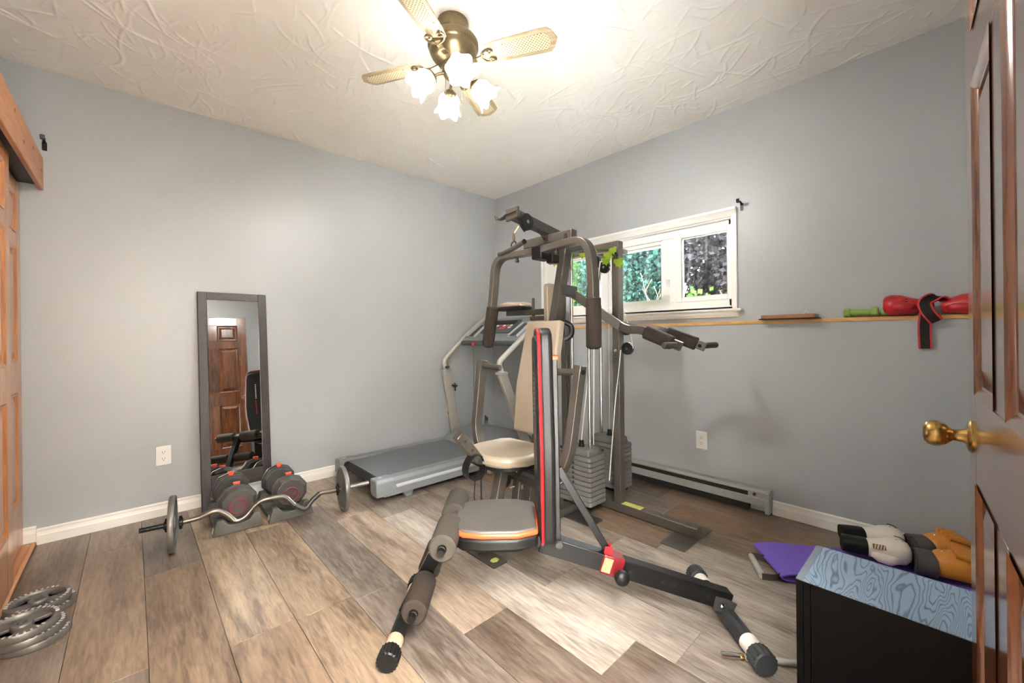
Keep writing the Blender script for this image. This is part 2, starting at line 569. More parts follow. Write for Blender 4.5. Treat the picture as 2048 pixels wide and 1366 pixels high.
# ---- ceiling: trowelled plaster, ridges are real relief
def make_ceiling():
    dx = 0.0052
    x0, x1, y0, y1 = XL, 0.06, YN, 0.0
    nx, ny = int((x1 - x0) / dx) + 1, int((y1 - y0) / dx) + 1
    X = np.linspace(x0, x1, nx)
    Y = np.linspace(y0, y1, ny)
    Z = np.zeros((nx, ny), dtype=np.float64)
    rg = np.random.default_rng(11)
    # broad undulation
    for _ in range(60):
        cx, cy, s = rg.uniform(x0, x1), rg.uniform(y0, y1), rg.uniform(0.08, 0.25)
        Z += rg.uniform(-0.0018, 0.0018) * np.exp(-(((X[:, None] - cx) ** 2 + (Y[None, :] - cy) ** 2) / s ** 2))
    hm = np.zeros_like(Z)
    for k in range(1350):
        cx, cy = rg.uniform(x0, x1), rg.uniform(y0, y1)
        an = rg.normal(math.radians(70), 0.55) if rg.random() < 0.62 else rg.uniform(0, 6.28)
        ln = rg.uniform(0.04, 0.34) if rg.random() < 0.75 else rg.uniform(0.02, 0.08)
        cv = rg.normal(0, 3.2)
        amp = rg.uniform(0.0018, 0.0062)
        w1, w2 = 0.0030, rg.uniform(0.0038, 0.010)
        n = max(4, int(ln / 0.004))
        px, py, a = cx, cy, an
        side = 1 if rg.random() < 0.5 else -1
        for i in range(n):
            t = i / (n - 1)
            a += cv * ln / n
            px += math.cos(a) * ln / n
            py += math.sin(a) * ln / n
            i0, j0 = int((px - x0) / dx), int((py - y0) / dx)
            rr = int(w2 / dx * 1.6) + 2
            ia, ib, ja, jb = max(0, i0 - rr), min(nx, i0 + rr + 1), max(0, j0 - rr), min(ny, j0 + rr + 1)
            if ia >= ib or ja >= jb:
                continue
            gx, gy = X[ia:ib, None] - px, Y[None, ja:jb] - py
            al = gx * math.cos(a) + gy * math.sin(a)
            ac = (-gx * math.sin(a) + gy * math.cos(a)) * side
            f = np.where(ac > 0, np.exp(-(ac / w1) ** 2), np.exp(-(ac / w2) ** 2)) * np.exp(-(al / 0.006) ** 2)
            hh = amp * math.sin(math.pi * min(1, t * 1.15 + 0.06)) ** 0.5 * f if t * 1.15 + 0.06 < 1 else amp * 0.6 * f
            hm[ia:ib, ja:jb] = np.maximum(hm[ia:ib, ja:jb], hh)
    ex = np.minimum.reduce([X[:, None] - x0 + 0 * Y[None, :], x1 - X[:, None] + 0 * Y[None, :], Y[None, :] - y0 + 0 * X[:, None], y1 - Y[None, :] + 0 * X[:, None]])
    fade = np.clip((ex - 0.035) / 0.02, 0.12, 1)
    hm *= fade
    hm += 0.0022 * np.exp(-((ex - 0.036) / 0.005) ** 2)
    Z -= hm
    vs = np.empty((nx * ny, 3))
    gx, gy = np.meshgrid(X, Y, indexing='ij')
    vs[:, 0], vs[:, 1], vs[:, 2] = gx.ravel(), gy.ravel(), H + Z.ravel()
    i, j = np.meshgrid(np.arange(nx - 1), np.arange(ny - 1), indexing='ij')
    a = (i * ny + j).ravel()
    q = np.stack([a, a + 1, a + ny + 1, a + ny], 1)
    me = bpy.data.meshes.new('ceiling')
    me.vertices.add(nx * ny)
    me.vertices.foreach_set('co', vs.ravel())
    me.loops.add(q.size)
    me.loops.foreach_set('vertex_index', q.ravel().astype(np.int32))
    me.polygons.add(len(q))
    me.polygons.foreach_set('loop_start', np.arange(0, q.size, 4, dtype=np.int32))
    me.polygons.foreach_set('use_smooth', np.ones(len(q), dtype=bool))
    me.update()
    me.validate()
    me.materials.append(M['ceil'])
    o = bpy.data.objects.new('ceiling', me)
    COL.objects.link(o)
    o['kind'] = 'structure'
    b = MB()
    b.lim(XL - 0.1, 0.3, YN - 1.6, 0.1, H + 0.02, H + 0.12)
    b.build('ceiling_slab', M['ceil'], o)
make_ceiling()

def struct(name, mb, m, **k):
    o = mb.build(name, m, **k)
    o['kind'] = 'structure'
    return o

# ---- walls
WU, WD = 0.02, -0.03                      # window wall: upper face, lower face (a ledge runs between)
struct('wall_left', MB().lim(XL - 0.1, 0.2, 0.0, 0.1, -0.05, H + 0.05), M['wall'])
wy0, wy1, wz0, wz1 = -0.668, -2.258, 1.205, 1.768        # window opening
b = MB()
b.lim(WD, 0.2, YN - 0.2, 0.0, -0.05, 1.092)
b.lim(WU, 0.2, YN - 0.2, 0.0, 1.092, wz0)
b.lim(WU, 0.2, YN - 0.2, 0.0, wz1, H + 0.05)
b.lim(WU, 0.2, wy0, 0.0, wz0, wz1)
b.lim(WU, 0.2, YN - 0.2, wy1, wz0, wz1)
struct('wall_right', b, M['wall'])
DW0, DW1, DH = -2.98, -2.25, 1.90         # doorway in the near wall
b = MB()
b.lim(XL - 0.1, DW0, YN - 0.12, YN, -0.05, H + 0.05)
b.lim(DW1, 0.2, YN - 0.12, YN, -0.05, H + 0.05)
b.lim(DW0, DW1, YN - 0.12, YN, DH, H + 0.05)
struct('wall_front', b, M['wall'])
b = MB()
b.lim(XL - 0.1, XL, YN - 0.1, 0.05, -0.05, H + 0.05)
struct('wall_closet', b, M['wall'])
b = MB()
b.lim(-3.75, -3.65, -4.8, YN - 0.1, -0.05, H + 0.05)
b.lim(-1.35, -1.25, -4.8, YN - 0.1, -0.05, H + 0.05)
b.lim(-3.75, -1.25, -4.85, -4.75, -0.05, H + 0.05)
b.lim(-3.75, XL - 0.05, YN - 0.15, YN - 0.02, -0.05, H + 0.05)
struct('wall_hall', b, mat('hall paint', '#e6e2da', rough=0.6, var=0.02))
struct('trim_doorway', MB().lim(DW0 - 0.07, DW0, YN, YN + 0.014, 0, DH + 0.07).lim(DW0, DW1, YN, YN + 0.014, DH, DH + 0.07)
       .lim(DW0, DW0 + 0.02, YN - 0.12, YN, 0, DH).lim(DW1 - 0.02, DW1, YN - 0.12, YN, 0, DH), M['trim'], bevel=0.003)

# ---- skirting boards
BB = [(0.0, 0.0), (0.015, 0.0), (0.015, 0.045), (0.013, 0.049), (0.0125, 0.052), (0.010, 0.064), (0.0105, 0.066), (0.0105, 0.074), (0.007, 0.079), (0.0, 0.079)]
def skirting(name, p0, p1, n):
    d = (V(p1) - V(p0)).normalized()
    up = V((0, 0, 1))
    b = MB()
    vs = []
    for p in (p0, p1):
        vs += [V(p) + V(n) * a + up * c for a, c in BB]
    m = len(BB)
    b.raw(vs, [(i, (i + 1) % m, m + (i + 1) % m, m + i) for i in range(m)] + [tuple(range(m)), tuple(range(2 * m - 1, m - 1, -1))])
    return struct(name, b, M['trim'], sharp=20)
skirting('baseboard_left', (-3.085, 0, 0), (0, 0, 0), (0, -1, 0))
skirting('baseboard_closet', (-3.24, 0, 0.018), (-3.086, 0, 0.018), (0, -1, 0))
skirting('baseboard_right', (WD, -2.475, 0), (WD, YN, 0), (-1, 0, 0))
skirting('baseboard_front', (0, YN, 0), (DW1, YN, 0), (0, 1, 0))

# ---- pine ledge capping the lower wall
struct('trim_ledge', MB().lim(WD - 0.006, WU, -0.02, YN, 1.092, 1.112), M['ledge'], bevel=0.002)

# ---- window
win = root('window_1', loc=(WU, -1.463, 1.19))
wo = V(win.location)
def wpart(name, lims, m, bevel=0.002, parent=None):
    b = MB(off=wo)
    for l in lims:
        b.lim(*l)
    return b.build(name, m, parent or win, bevel=bevel)
wpart('casing', [(WU - 0.016, WU, -2.283, -2.256, 1.19, 1.815), (WU - 0.016, WU, -0.645, -0.672, 1.19, 1.815)], M['vinyl'])
b = MB(off=wo)
b.prism([(0, 0), (0.014, 0), (0.018, 0.012), (0.030, 0.030), (0.036, 0.036), (0.036, 0.050), (0, 0.050)], 1.640,
        frame_of((-1, 0, 0), (0, 0, 1), (0, 1, 0), (WU, -2.284, 1.766)))
b.build('head_moulding', M['vinyl'], win, sharp=25)
wpart('sill', [(WU - 0.045, 0.12, -2.315, -0.615, 1.176, 1.193)], M['trim'], bevel=0.006)
b = MB(off=wo)
b.prism([(0, 0), (0.028, 0), (0.026, -0.016), (0.014, -0.034), (0, -0.034)], 1.645, frame_of((-1, 0, 0), (0, 0, 1), (0, 1, 0), (WU, -2.285, 1.176)))
b.build('apron', M['trim'], win, sharp=25)
wpart('jamb', [(WU, 0.2, wy1, wy1 + 0.012, wz0 - .012, wz1), (WU, 0.2, wy0 - 0.012, wy0, wz0 - .012, wz1), (WU, 0.2, wy1, wy0, wz1 - 0.012, wz1), (WU, 0.2, wy1, wy0, wz0 - 0.012, wz0 + 0.008)], M['vinyl'])
# fixed frame
wpart('frame', [(0.045, 0.11, -2.246, -0.68, 1.213, 1.262), (0.045, 0.11, -2.246, -0.68, 1.705, 1.756), (0.045, 0.11, -2.246, -2.225, 1.213, 1.756), (0.045, 0.11, -0.86, -0.68, 1.213, 1.756)], M['vinyl'])
wpart('mullion', [(0.05, 0.105, -1.895, -1.785, 1.262, 1.705)], M['vinyl'])
wpart('mullion', [(0.05, 0.105, -1.345, -1.215, 1.262, 1.705)], M['vinyl'])
# three lights, each a sash with its pane
def sash(y0, y1, z0, z1, x0, x1, w):
    sa = wpart('sash', [(x0, x1, y0, y0 + w, z0, z1), (x0, x1, y1 - w, y1, z0, z1), (x0, x1, y0 + w, y1 - w, z0, z0 + w), (x0, x1, y0 + w, y1 - w, z1 - w, z1)], M['vinyl'], bevel=0.004)
    wpart('gasket', [(x0 + 0.006, x1 - 0.004, y0 + w, y0 + w + 0.004, z0 + w, z1 - w), (x0 + 0.006, x1 - 0.004, y1 - w - 0.004, y1 - w, z0 + w, z1 - w),
                     (x0 + 0.006, x1 - 0.004, y0 + w, y1 - w, z1 - w - 0.004, z1 - w)], M['heater'], bevel=0, parent=sa)
    wpart('pane', [((x0 + x1) / 2 - 0.002, (x0 + x1) / 2 + 0.002, y0 + w, y1 - w, z0 + w, z1 - w)], M['glass'], bevel=0, parent=sa)
def glass_mat():
    m = bpy.data.materials.new('window glass')
    m.use_nodes = True
    N, L = m.node_tree.nodes, m.node_tree.links
    N.clear()
    out = N.new('ShaderNodeOutputMaterial')
    tr = N.new('ShaderNodeBsdfTransparent')
    tr.inputs[0].default_value = (0.94, 0.97, 0.96, 1)
    gl = N.new('ShaderNodeBsdfGlossy')
    gl.inputs['Roughness'].default_value = 0.03
    fr = N.new('ShaderNodeFresnel')
    fr.inputs[0].default_value = 1.45
    mx = N.new('ShaderNodeMixShader')
    L.new(fr.outputs[0], mx.inputs[0])
    L.new(tr.outputs[0], mx.inputs[1])
    L.new(gl.outputs[0], mx.inputs[2])
    # dust film and drip streaks on the outside
    di = N.new('ShaderNodeBsdfDiffuse')
    di.inputs[0].default_value = (0.8, 0.82, 0.82, 1)
    tc = N.new('ShaderNodeTexCoord')
    mp = N.new('ShaderNodeMapping')
    mp.inputs['Scale'].default_value = (1, 1, 0.08)
    ns = N.new('ShaderNodeTexNoise')
    ns.inputs['Scale'].default_value = 30
    ns.inputs['Detail'].default_value = 4
    mr = N.new('ShaderNodeMapRange')
    mr.inputs['From Min'].default_value = 0.5
    mr.inputs['From Max'].default_value = 0.8
    mr.inputs['To Min'].default_value = 0.02
    mr.inputs['To Max'].default_value = 0.16
    L.new(tc.outputs['Object'], mp.inputs[0])
    L.new(mp.outputs[0], ns.inputs['Vector'])
    L.new(ns.outputs['Fac'], mr.inputs[0])
    mx2 = N.new('ShaderNodeMixShader')
    L.new(mr.outputs[0], mx2.inputs[0])
    L.new(mx.outputs[0], mx2.inputs[1])
    L.new(di.outputs[0], mx2.inputs[2])
    L.new(mx2.outputs[0], out.inputs[0])
    return m
M['glass'] = glass_mat()
sash(-2.252, -1.888, 1.255, 1.725, 0.034, 0.075, 0.034)
sash(-1.79, -1.335, 1.262, 1.705, 0.062, 0.098, 0.026)
sash(-1.225, -0.855, 1.262, 1.705, 0.062, 0.098, 0.026)
b = MB(off=wo)
b.lim(0.030, 0.05, -1.835, -1.815, 1.37, 1.42)
b.tube([(0.034, -1.825, 1.39), (0.018, -1.825, 1.40), (0.014, -1.825, 1.425)], 0.005, 8)
b.build('latch', M['white'], win, bevel=0.002)
wpart('blind_rail', [(0.10, 0.118, -1.77, -1.36, 1.668, 1.690)], M['white'])

# ---- outlets
def outlet(name, label, loc, n, plate_m, decor=True):
    """duplex outlet; n = wall normal into the room"""
    nx = V(n)
    sx = V((0, 0, 1)).cross(nx)
    o = thing(name, label, 'outlet', loc)
    A = frame_of(sx, (0, 0, 1), nx, (0, 0, 0))
    MB().prism(rrect(0.070, 0.114, 0.004), 0.005, A, taper=0.96).build('cover_plate', plate_m, o, sharp=30)
    A2 = frame_of(sx, (0, 0, 1), nx, nx * 0.005)
    rec = MB().prism(rrect(0.034, 0.068, 0.003), 0.0022, A2).build('receptacle', plate_m, o)
    for dz in (-0.019, 0.019):
        for dx, w, h in ((-0.006, 0.0022, 0.008), (0.006, 0.0022, 0.0065)):
            MB().prism([(dx - w / 2, dz - h / 2 + .003), (dx + w / 2, dz - h / 2 + .003), (dx + w / 2, dz + h / 2 + .003), (dx - w / 2, dz + h / 2 + .003)], 0.0006,
                       frame_of(sx, (0, 0, 1), nx, nx * 0.0072)).build('slot', M['slot'], rec)
        MB().prism([(0.0024 * math.cos(R(a)), dz - 0.007 + 0.0024 * math.sin(R(a))) for a in range(0, 360, 45)], 0.0006,
                   frame_of(sx, (0, 0, 1), nx, nx * 0.0072)).build('slot', M['slot'], rec)
    return o
outlet('wall_outlet', 'white outlet on the grey wall beside the leaning mirror', (-2.59, 0, 0.352), (0, -1, 0), M['white'])
outlet('wall_outlet', 'ivory outlet behind the treadmill with a black plug in it', (-0.567, 0, 0.358), (0, -1, 0), M['ivory'])
outlet('wall_outlet', 'white outlet above the grey baseboard heater', (WD, -2.075, 0.352), (-1, 0, 0), M['white'])

# ---- curtain rod brackets
def bracket(label, loc, n):
    nx = V(n)
    o = thing('curtain_bracket', label, 'bracket', loc, group='curtain rod brackets')
    sx = V((0, 0, 1)).cross(nx)
    MB().prism(rrect(0.018, 0.045, 0.004), 0.003, frame_of(sx, (0, 0, 1), nx, (0, 0, -0.012))).build('wall_plate', M['blackmetal'], o)
    b = MB()
    pts = [nx * 0.002, nx * 0.02 + V((0, 0, 0.012)), nx * 0.05 + V((0, 0, 0.014)), nx * 0.062 + V((0, 0, 0.012)), nx * 0.066 + V((0, 0, 0.026))]
    b.sweep(pts, [(-0.006, -0.002), (0.006, -0.002), (0.006, 0.002), (-0.006, 0.002)])
    b.build('arm', M['blackmetal'], o, bevel=0.001)
    MB().sweep([nx * 0.05 + V((0, 0, 0.014)), nx * 0.054 + V((0, 0, 0.004)), nx * 0.070 + V((0, 0, 0.004)), nx * 0.074 + V((0, 0, 0.022))],
               [(-0.009, -0.0015), (0.009, -0.0015), (0.009, 0.0015), (-0.009, 0.0015)]).build('cradle', M['blackmetal'], o, bevel=0.001)
bracket('black curtain rod bracket on the wall above the window corner', (WU, -2.312, 1.822), (-1, 0, 0))
bracket('black curtain rod bracket on the wall above the wooden closet header', (-3.045, 0, 2.055), (0, -1, 0))

# ---- baseboard heater
ht = thing('baseboard_heater', 'long grey electric baseboard heater under the window wall', 'heater', (WD, -1.65, 0))
hO = V(ht.location)
def hp(name, m, lims=None, prof=None, y0=-2.455, y1=-0.9, bevel=0.0015):
    b = MB(off=hO)
    if lims:
        for l in lims:
            b.lim(*l)
    if prof:
        b.prism(prof, y1 - y0, frame_of((-1, 0, 0), (0, 0, 1), (0, 1, 0), (WD, y0, 0)))
    return b.build(name, m, ht, bevel=bevel)
hp('back_panel', M['heater'], [(WD - 0.006, WD, -2.455, -0.9, 0.012, 0.130)])
hp('top_cover', M['heater'], prof=[(0, 0.130), (0, 0.136), (0.045, 0.136), (0.060, 0.124), (0.060, 0.117), (0.056, 0.117), (0.042, 0.131)])
hp('front_panel', M['heater'], prof=[(0.054, 0.050), (0.060, 0.046), (0.063, 0.088), (0.058, 0.093), (0.054, 0.090)])
hp('heating_element', M['slot'], [(WD - 0.048, WD - 0.006, -2.36, -0.92, 0.006, 0.118)])  # dark element block, carried down to blacken the gap below the front panel
ec = hp('end_cap', M['heater'], prof=[(0, 0.010), (0, 0.137), (0.046, 0.137), (0.062, 0.123), (0.066, 0.010)], y0=-2.472, y1=-2.450)
hp('thermostat_box', M['heater'], [(WD - 0.053, WD - 0.006, -2.45, -2.36, 0.05, 0.118)])
b = MB(off=hO)
b.lathe([(0.009, 0), (0.009, 0.006), (0.007, 0.009)], (WD - 0.053, -2.395, 0.106), (-1, 0, 0), 16)
b.build('thermostat_knob', M['brass'], ht)

# ================================================================ doors
def panel_door(rt, W, Hd, t, st, mid, rows, m, cols=2):
    """six-panel door: stiles, rails, raised panels with their mouldings; face at local y = 0, back at y = -t"""
    for x0, x1 in ((0, st), (W - st, W)):
        MB().lim(x0, x1, -t, 0, 0, Hd).build('stile', m, rt, bevel=0.002)
    zs = [0] + [z for r in rows for z in r] + [Hd]
    for i in range(0, len(zs), 2):
        MB().lim(st, W - st, -t, 0, zs[i], zs[i + 1]).build('rail', m, rt, bevel=0.002)
    pw = (W - 2 * st - mid * (cols - 1)) / cols
    for z0, z1 in rows:
        for c in range(cols):
            xa = st + c * (pw + mid)
            xb = xa + pw
            if c:
                MB().lim(xa - mid, xa, -t, 0, z0, z1).build('mullion', m, rt, bevel=0.002)
            b = MB()
            b.lim(xa, xb, -t * 0.72, -t * 0.36, z0, z1)
            e, f = 0.022, 0.050
            for y0, y1 in ((-t * 0.36, -t * 0.10), (-t * 0.72, -t * 0.90)):
                vs = [(xa + e, y0, z0 + e), (xb - e, y0, z0 + e), (xb - e, y0, z1 - e), (xa + e, y0, z1 - e),
                      (xa + f, y1, z0 + f), (xb - f, y1, z0 + f), (xb - f, y1, z1 - f), (xa + f, y1, z1 - f)]
                b.raw(vs, [(0, 1, 5, 4), (1, 2, 6, 5), (2, 3, 7, 6), (3, 0, 4, 7), (4, 5, 6, 7)])
            p = b.build('panel', m, rt, sharp=12)
            b = MB()
            for s in (1, -1):
                y0 = 0 if s > 0 else -t
                prof = [(0, 0.002), (0.008, -0.001), (0.014, -0.006), (0.018, -0.007), (0.018, -0.012), (0, -0.012)]
                ring = []
                for q, d in prof:
                    yy = y0 + s * d
                    ring.append([(xa + q, yy, z0 + q), (xb - q, yy, z0 + q), (xb - q, yy, z1 - q), (xa + q, yy, z1 - q)])
                vs = [v for r4 in ring for v in r4]
                fs = [(i * 4 + k, i * 4 + (k + 1) % 4, (i + 1) * 4 + (k + 1) % 4, (i + 1) * 4 + k) for i in range(len(prof) - 1) for k in range(4)]
                b.raw(vs, fs)
            b.build('moulding', m, p, sharp=25)

# room door, swung right back against the near wall
d3 = root('door_3', loc=(-2.229, -3.2535, 0.012), rotz=R(3.56))
panel_door(d3, 0.725, 1.87, 0.032, 0.097, 0.095, [(0.215, 0.746), (0.906, 1.466), (1.562, 1.765)], M['door'])
b = MB()
kx, kz = 0.725 - 0.052, 0.823
b.lathe([(0.030, 0.0), (0.030, 0.003), (0.027, 0.006), (0.020, 0.008)], (kx, 0, kz), (0, 1, 0), 28)
b.build('rosette', M['brass'], d3, sharp=30)
b = MB()
b.lathe([(0.016, 0.006), (0.0125, 0.012), (0.011, 0.020), (0.011, 0.026), (0.015, 0.030), (0.021, 0.036), (0.0245, 0.044), (0.025, 0.052), (0.0225, 0.060), (0.016, 0.0655), (0.008, 0.067), (0.0, 0.067)], (kx, 0, kz), (0, 1, 0), 28)
b.build('knob', M['brass'], d3, sharp=60)
for hz in (0.2, 0.95, 1.65):
    MB().cyl((0.0, 0.004, hz), (0.0, 0.004, hz + 0.08), 0.006, seg=10).build('hinge', M['brass'], d3)

# sliding closet doors and their header
for nm, x, y0 in (('door_1', -3.130, -0.004), ('door_2', -3.092, -0.515)):
    dd = root(nm, loc=(x, y0, 0.022), rotz=R(-90))
    panel_door(dd, 0.79, 1.80, 0.030, 0.095, 0.085, [(0.225, 0.765), (0.915, 1.475), (1.54, 1.74)], M['closetwood'])
tr = root('trim_closet_header', loc=(-3.06, 0, 1.81))
tO = V(tr.location)
MB(off=tO).lim(-3.068, -3.05, -2.6, -0.002, 1.812, 1.980).build('fascia_board', M['headwood'], tr, bevel=0.003)
MB(off=tO).lim(-3.24, -3.068, -2.6, -0.002, 1.962, 1.980).build('top_board', M['headwood'], tr, bevel=0.002)
MB(off=tO).lim(-3.24, -3.070, -2.6, -0.01, 1.836, 1.961).build('underside_block', M['black'], tr)  # black block behind the fascia, makes the header underside black
for yy, zz in ((-0.06, 1.90), (-0.30, 1.93), (-0.52, 1.88), (-0.70, 1.94)):
    MB(off=tO).lathe([(0.009, 0), (0.009, 0.0006)], (-3.05, yy, zz), (1, 0, 0), 12).build('wood_knot', M['knot'] if 'knot' in M else M.setdefault('knot', mat('pine knot', '#6d4630', rough=0.5)), tr)
th = root('trim_closet_threshold', loc=(-3.16, -0.6, 0))
tO = V(th.location)
MB(off=tO).lim(-3.255, -3.10, -2.6, -0.017, 0, 0.016).build('threshold_board', M['headwood'], th, bevel=0.002)
b = MB(off=tO)
b.tube([(-3.098, -2.6, 0.008), (-3.098, -0.017, 0.008)], 0.011, 10)
b.build('quarter_round', M['headwood'], th)

# ================================================================ outdoors behind the window
def leafmat(name, c1, c2, tr=0.35):
    m = bpy.data.materials.new(name)
    m.use_nodes = True
    N, L = m.node_tree.nodes, m.node_tree.links
    N.clear()
    out = N.new('ShaderNodeOutputMaterial')
    tc = N.new('ShaderNodeTexCoord')
    n = N.new('ShaderNodeTexNoise')
    n.inputs['Scale'].default_value = 7
    L.new(tc.outputs['Object'], n.inputs['Vector'])
    rp = N.new('ShaderNodeValToRGB')
    rp.color_ramp.elements[0].position = 0.35
    rp.color_ramp.elements[1].position = 0.65
    rp.color_ramp.elements[0].color = lin(c1)
    rp.color_ramp.elements[1].color = lin(c2)
    L.new(n.outputs['Fac'], rp.inputs[0])
    d = N.new('ShaderNodeBsdfDiffuse')
    t = N.new('ShaderNodeBsdfTranslucent')
    L.new(rp.outputs[0], d.inputs[0])
    L.new(rp.outputs[0], t.inputs[0])
    mx = N.new('ShaderNodeMixShader')
    mx.inputs[0].default_value = tr
    L.new(d.outputs[0], mx.inputs[1])
    L.new(t.outputs[0], mx.inputs[2])
    L.new(mx.outputs[0], out.inputs[0])
    return m
M['leafteal'] = leafmat('teal green leaves', '#0c1816', '#172b26', 0.25)
M['leafgreen'] = leafmat('bright green leaves', '#182c13', '#34501a', 0.4)
M['leafpurple'] = leafmat('dark purple leaves', '#0e0c0e', '#1a1719', 0.2)
M['leafivy'] = leafmat('yellow green ivy', '#5e7a22', '#8f9a38', 0.3)
M['twig'] = mat('dry tan twig', '#5c4c36', rough=0.8, var=0.15)
M['soil'] = mat('garden ground', '#4d4a36', rough=0.95, var=0.3, scale=4, col2='#5f6b3a')
struct('ground', MB().lim(0.21, 9, -9, 7, 0.9, 1.06), M['soil'])

def foliage(n, box, size, seed, power=1.0):
    rg = np.random.default_rng(seed)
    (x0, x1), (y0, y1), (z0, z1) = box
    b = bmesh.new()
    for _ in range(n):
        t = rg.random() ** power
        c = V((rg.uniform(x0, x1), rg.uniform(y0, y1), z0 + (z1 - z0) * t))
        s = size * rg.uniform(0.6, 1.3)
        ax = V(rg.normal(0, 1, 3)).normalized()
        up = ax.cross(V(rg.normal(0, 1, 3))).normalized()
        sd = ax.cross(up) * 0.42 * s
        q = [c - ax * s * 0.5, c + sd + up * 0.08 * s, c + ax * s * 0.5, c - sd + up * 0.08 * s]
        vs = [b.verts.new(v) for v in q]
        b.faces.new((vs[0], vs[1], vs[2]))
        b.faces.new((vs[0], vs[2], vs[3]))
    me = bpy.data.meshes.new('foliage')
    b.to_mesh(me)
    b.free()
    return me

def shrub(label, loc, n, ext, size, m, seed, stems):
    o = thing('garden_shrub', label, 'shrub', loc)
    me = foliage(n, ext, size, seed)
    me.materials.append(m)
    f = bpy.data.objects.new('foliage', me)
    COL.objects.link(f)
    f.parent = o
    f['kind'] = 'stuff'
    rg = random.Random(seed)
    for k in range(stems):
        y = rg.uniform(*ext[1])
        x = rg.uniform(*ext[0])
        MB().tube([(x, y, 0), (x + rg.uniform(-.1, .1), y + rg.uniform(-.15, .15), ext[2][1] * 0.5), (x + rg.uniform(-.2, .2), y + rg.uniform(-.3, .3), ext[2][1] * 0.95)],
                  [0.018, 0.012, 0.005], 6, smooth=4).build('stem', M['twig'], o)
    return o
shrub('dark purple-leaved shrub outside the window pane nearest the curtain bracket', (1.15, -1.85, 1.06), 16000, ((-0.30, 0.35), (-1.0, 0.42), (0.02, 1.02)), 0.055, M['leafpurple'], 5, 3)
shrub('teal green shrub outside the middle window pane', (1.15, -0.95, 1.06), 16000, ((-0.30, 0.35), (-0.43, 0.58), (0.02, 1.0)), 0.05, M['leafteal'], 6, 3)
shrub('bright green shrub outside the window pane behind the home gym', (1.15, 0.35, 1.06), 12000, ((-0.35, 0.35), (-0.66, 0.8), (0.02, 1.02)), 0.06, M['leafgreen'], 8, 2)
shrub('low bright green plant at the foot of the pane showing purple leaves', (0.62, -1.78, 1.06), 70, ((-0.06, 0.06), (-0.10, 0.08), (0.02, 0.36)), 0.045, M['leafgreen'], 9, 2)
# dry twigs standing just outside the glass
for i, (y, x, h, lean) in enumerate(((-1.55, 0.42, 0.50, 0.16), (-1.42, 0.5, 0.36, -0.10), (-1.98, 0.45, 0.38, -0.16))):
    b = MB()
    base = V((x, y, 1.06))
    top = base + V((0.02, lean, h))
    b.tube([base, base.lerp(top, 0.5) + V((0, 0.012, 0)), top], [0.003, 0.0022, 0.001], 6, smooth=4)
    for t, dy in ((0.55, 0.06), (0.7, -0.05), (0.82, 0.04)):
        p = base.lerp(top, t)
        b.tube([p, p + V((0.01, dy, 0.09))], [0.0015, 0.0007], 5)
    o = b.build('dry_twig', M['twig'])
    tag(o, ['tall dry tan twig outside the middle window pane', 'short dry tan twig outside the middle window pane', 'dry tan twig outside the pane showing purple leaves'][i], 'twig')

# ================================================================ ceiling fan
fan = thing('ceiling_fan', 'brass ceiling fan with four caned blades and four lit tulip lamps', 'ceiling fan', (-1.66, -1.68, H))
def z(v):
    return v - H
MB().lathe([(0.068, z(2.437)), (0.070, z(2.425)), (0.064, z(2.412)), (0.066, z(2.405)), (0.062, z(2.385)), (0.050, z(2.372)), (0.036, z(2.366))], seg=32).build('canopy', M['fanbrass'], fan, sharp=50)
MB().lathe([(0.036, z(2.372)), (0.085, z(2.366)), (0.106, z(2.352)), (0.110, z(2.345)), (0.110, z(2.318)), (0.104, z(2.312)), (0.106, z(2.304)), (0.098, z(2.285)), (0.080, z(2.262)), (0.052, z(2.248)), (0.050, z(2.240))], seg=40).build('motor_housing', M['fanbrass'], fan, sharp=50)
b = MB()
for k in range(60):
    a = 2 * math.pi * k / 60
    b.box((0.1095 * math.cos(a), 0.1095 * math.sin(a), z(2.3315)), (0.004, 0.0045, 0.022), Matrix.Rotation(a, 3, 'Z'))
b.build('vent_band', M['fanbrass'], fan)['kind'] = 'stuff'
b = MB()
for k in range(14):
    a = 2 * math.pi * k / 14
    c = V((0.094 * math.cos(a), 0.094 * math.sin(a), z(2.288)))
    ring = [c + V((-math.sin(a), math.cos(a), 0)) * 0.014 * math.cos(q) + V((math.cos(a) * 0.3, math.sin(a) * 0.3, 0.8)) * 0.011 * math.sin(q) for q in [2 * math.pi * j / 10 for j in range(10)]]
    b.tube(ring, 0.0025, 6, closed=True)
b.build('embossed_scrolls', M['fanbrass'], fan)['kind'] = 'stuff'
M['blade'] = wood('limed oak blade', '#8d7a5e', '#c9b896', rough=0.4, axis='X', scale=9, bump=0.08)
def cane_mat():
    m = mat('woven cane', '#d8c8a4', rough=0.6, var=0.05)
    N, L = m.node_tree.nodes, m.node_tree.links
    p = N['Principled BSDF']
    tc = N.new('ShaderNodeTexCoord')
    mp = N.new('ShaderNodeMapping')
    mp.inputs['Rotation'].default_value = (0, 0, R(45))
    L.new(tc.outputs['Object'], mp.inputs[0])
    vo = N.new('ShaderNodeTexVoronoi')
    vo.inputs['Scale'].default_value = 95
    vo.inputs['Randomness'].default_value = 0.0
    L.new(mp.outputs[0], vo.inputs['Vector'])
    rp = N.new('ShaderNodeValToRGB')
    rp.color_ramp.elements[0].position = 0.26
    rp.color_ramp.elements[1].position = 0.34
    rp.color_ramp.elements[0].color = lin('#5d4a2f')
    rp.color_ramp.elements[1].color = lin('#d9caa8')
    L.new(vo.outputs['Distance'], rp.inputs[0])
    L.new(rp.outputs[0], p.inputs['Base Color'])
    return m
M['cane'] = cane_mat()
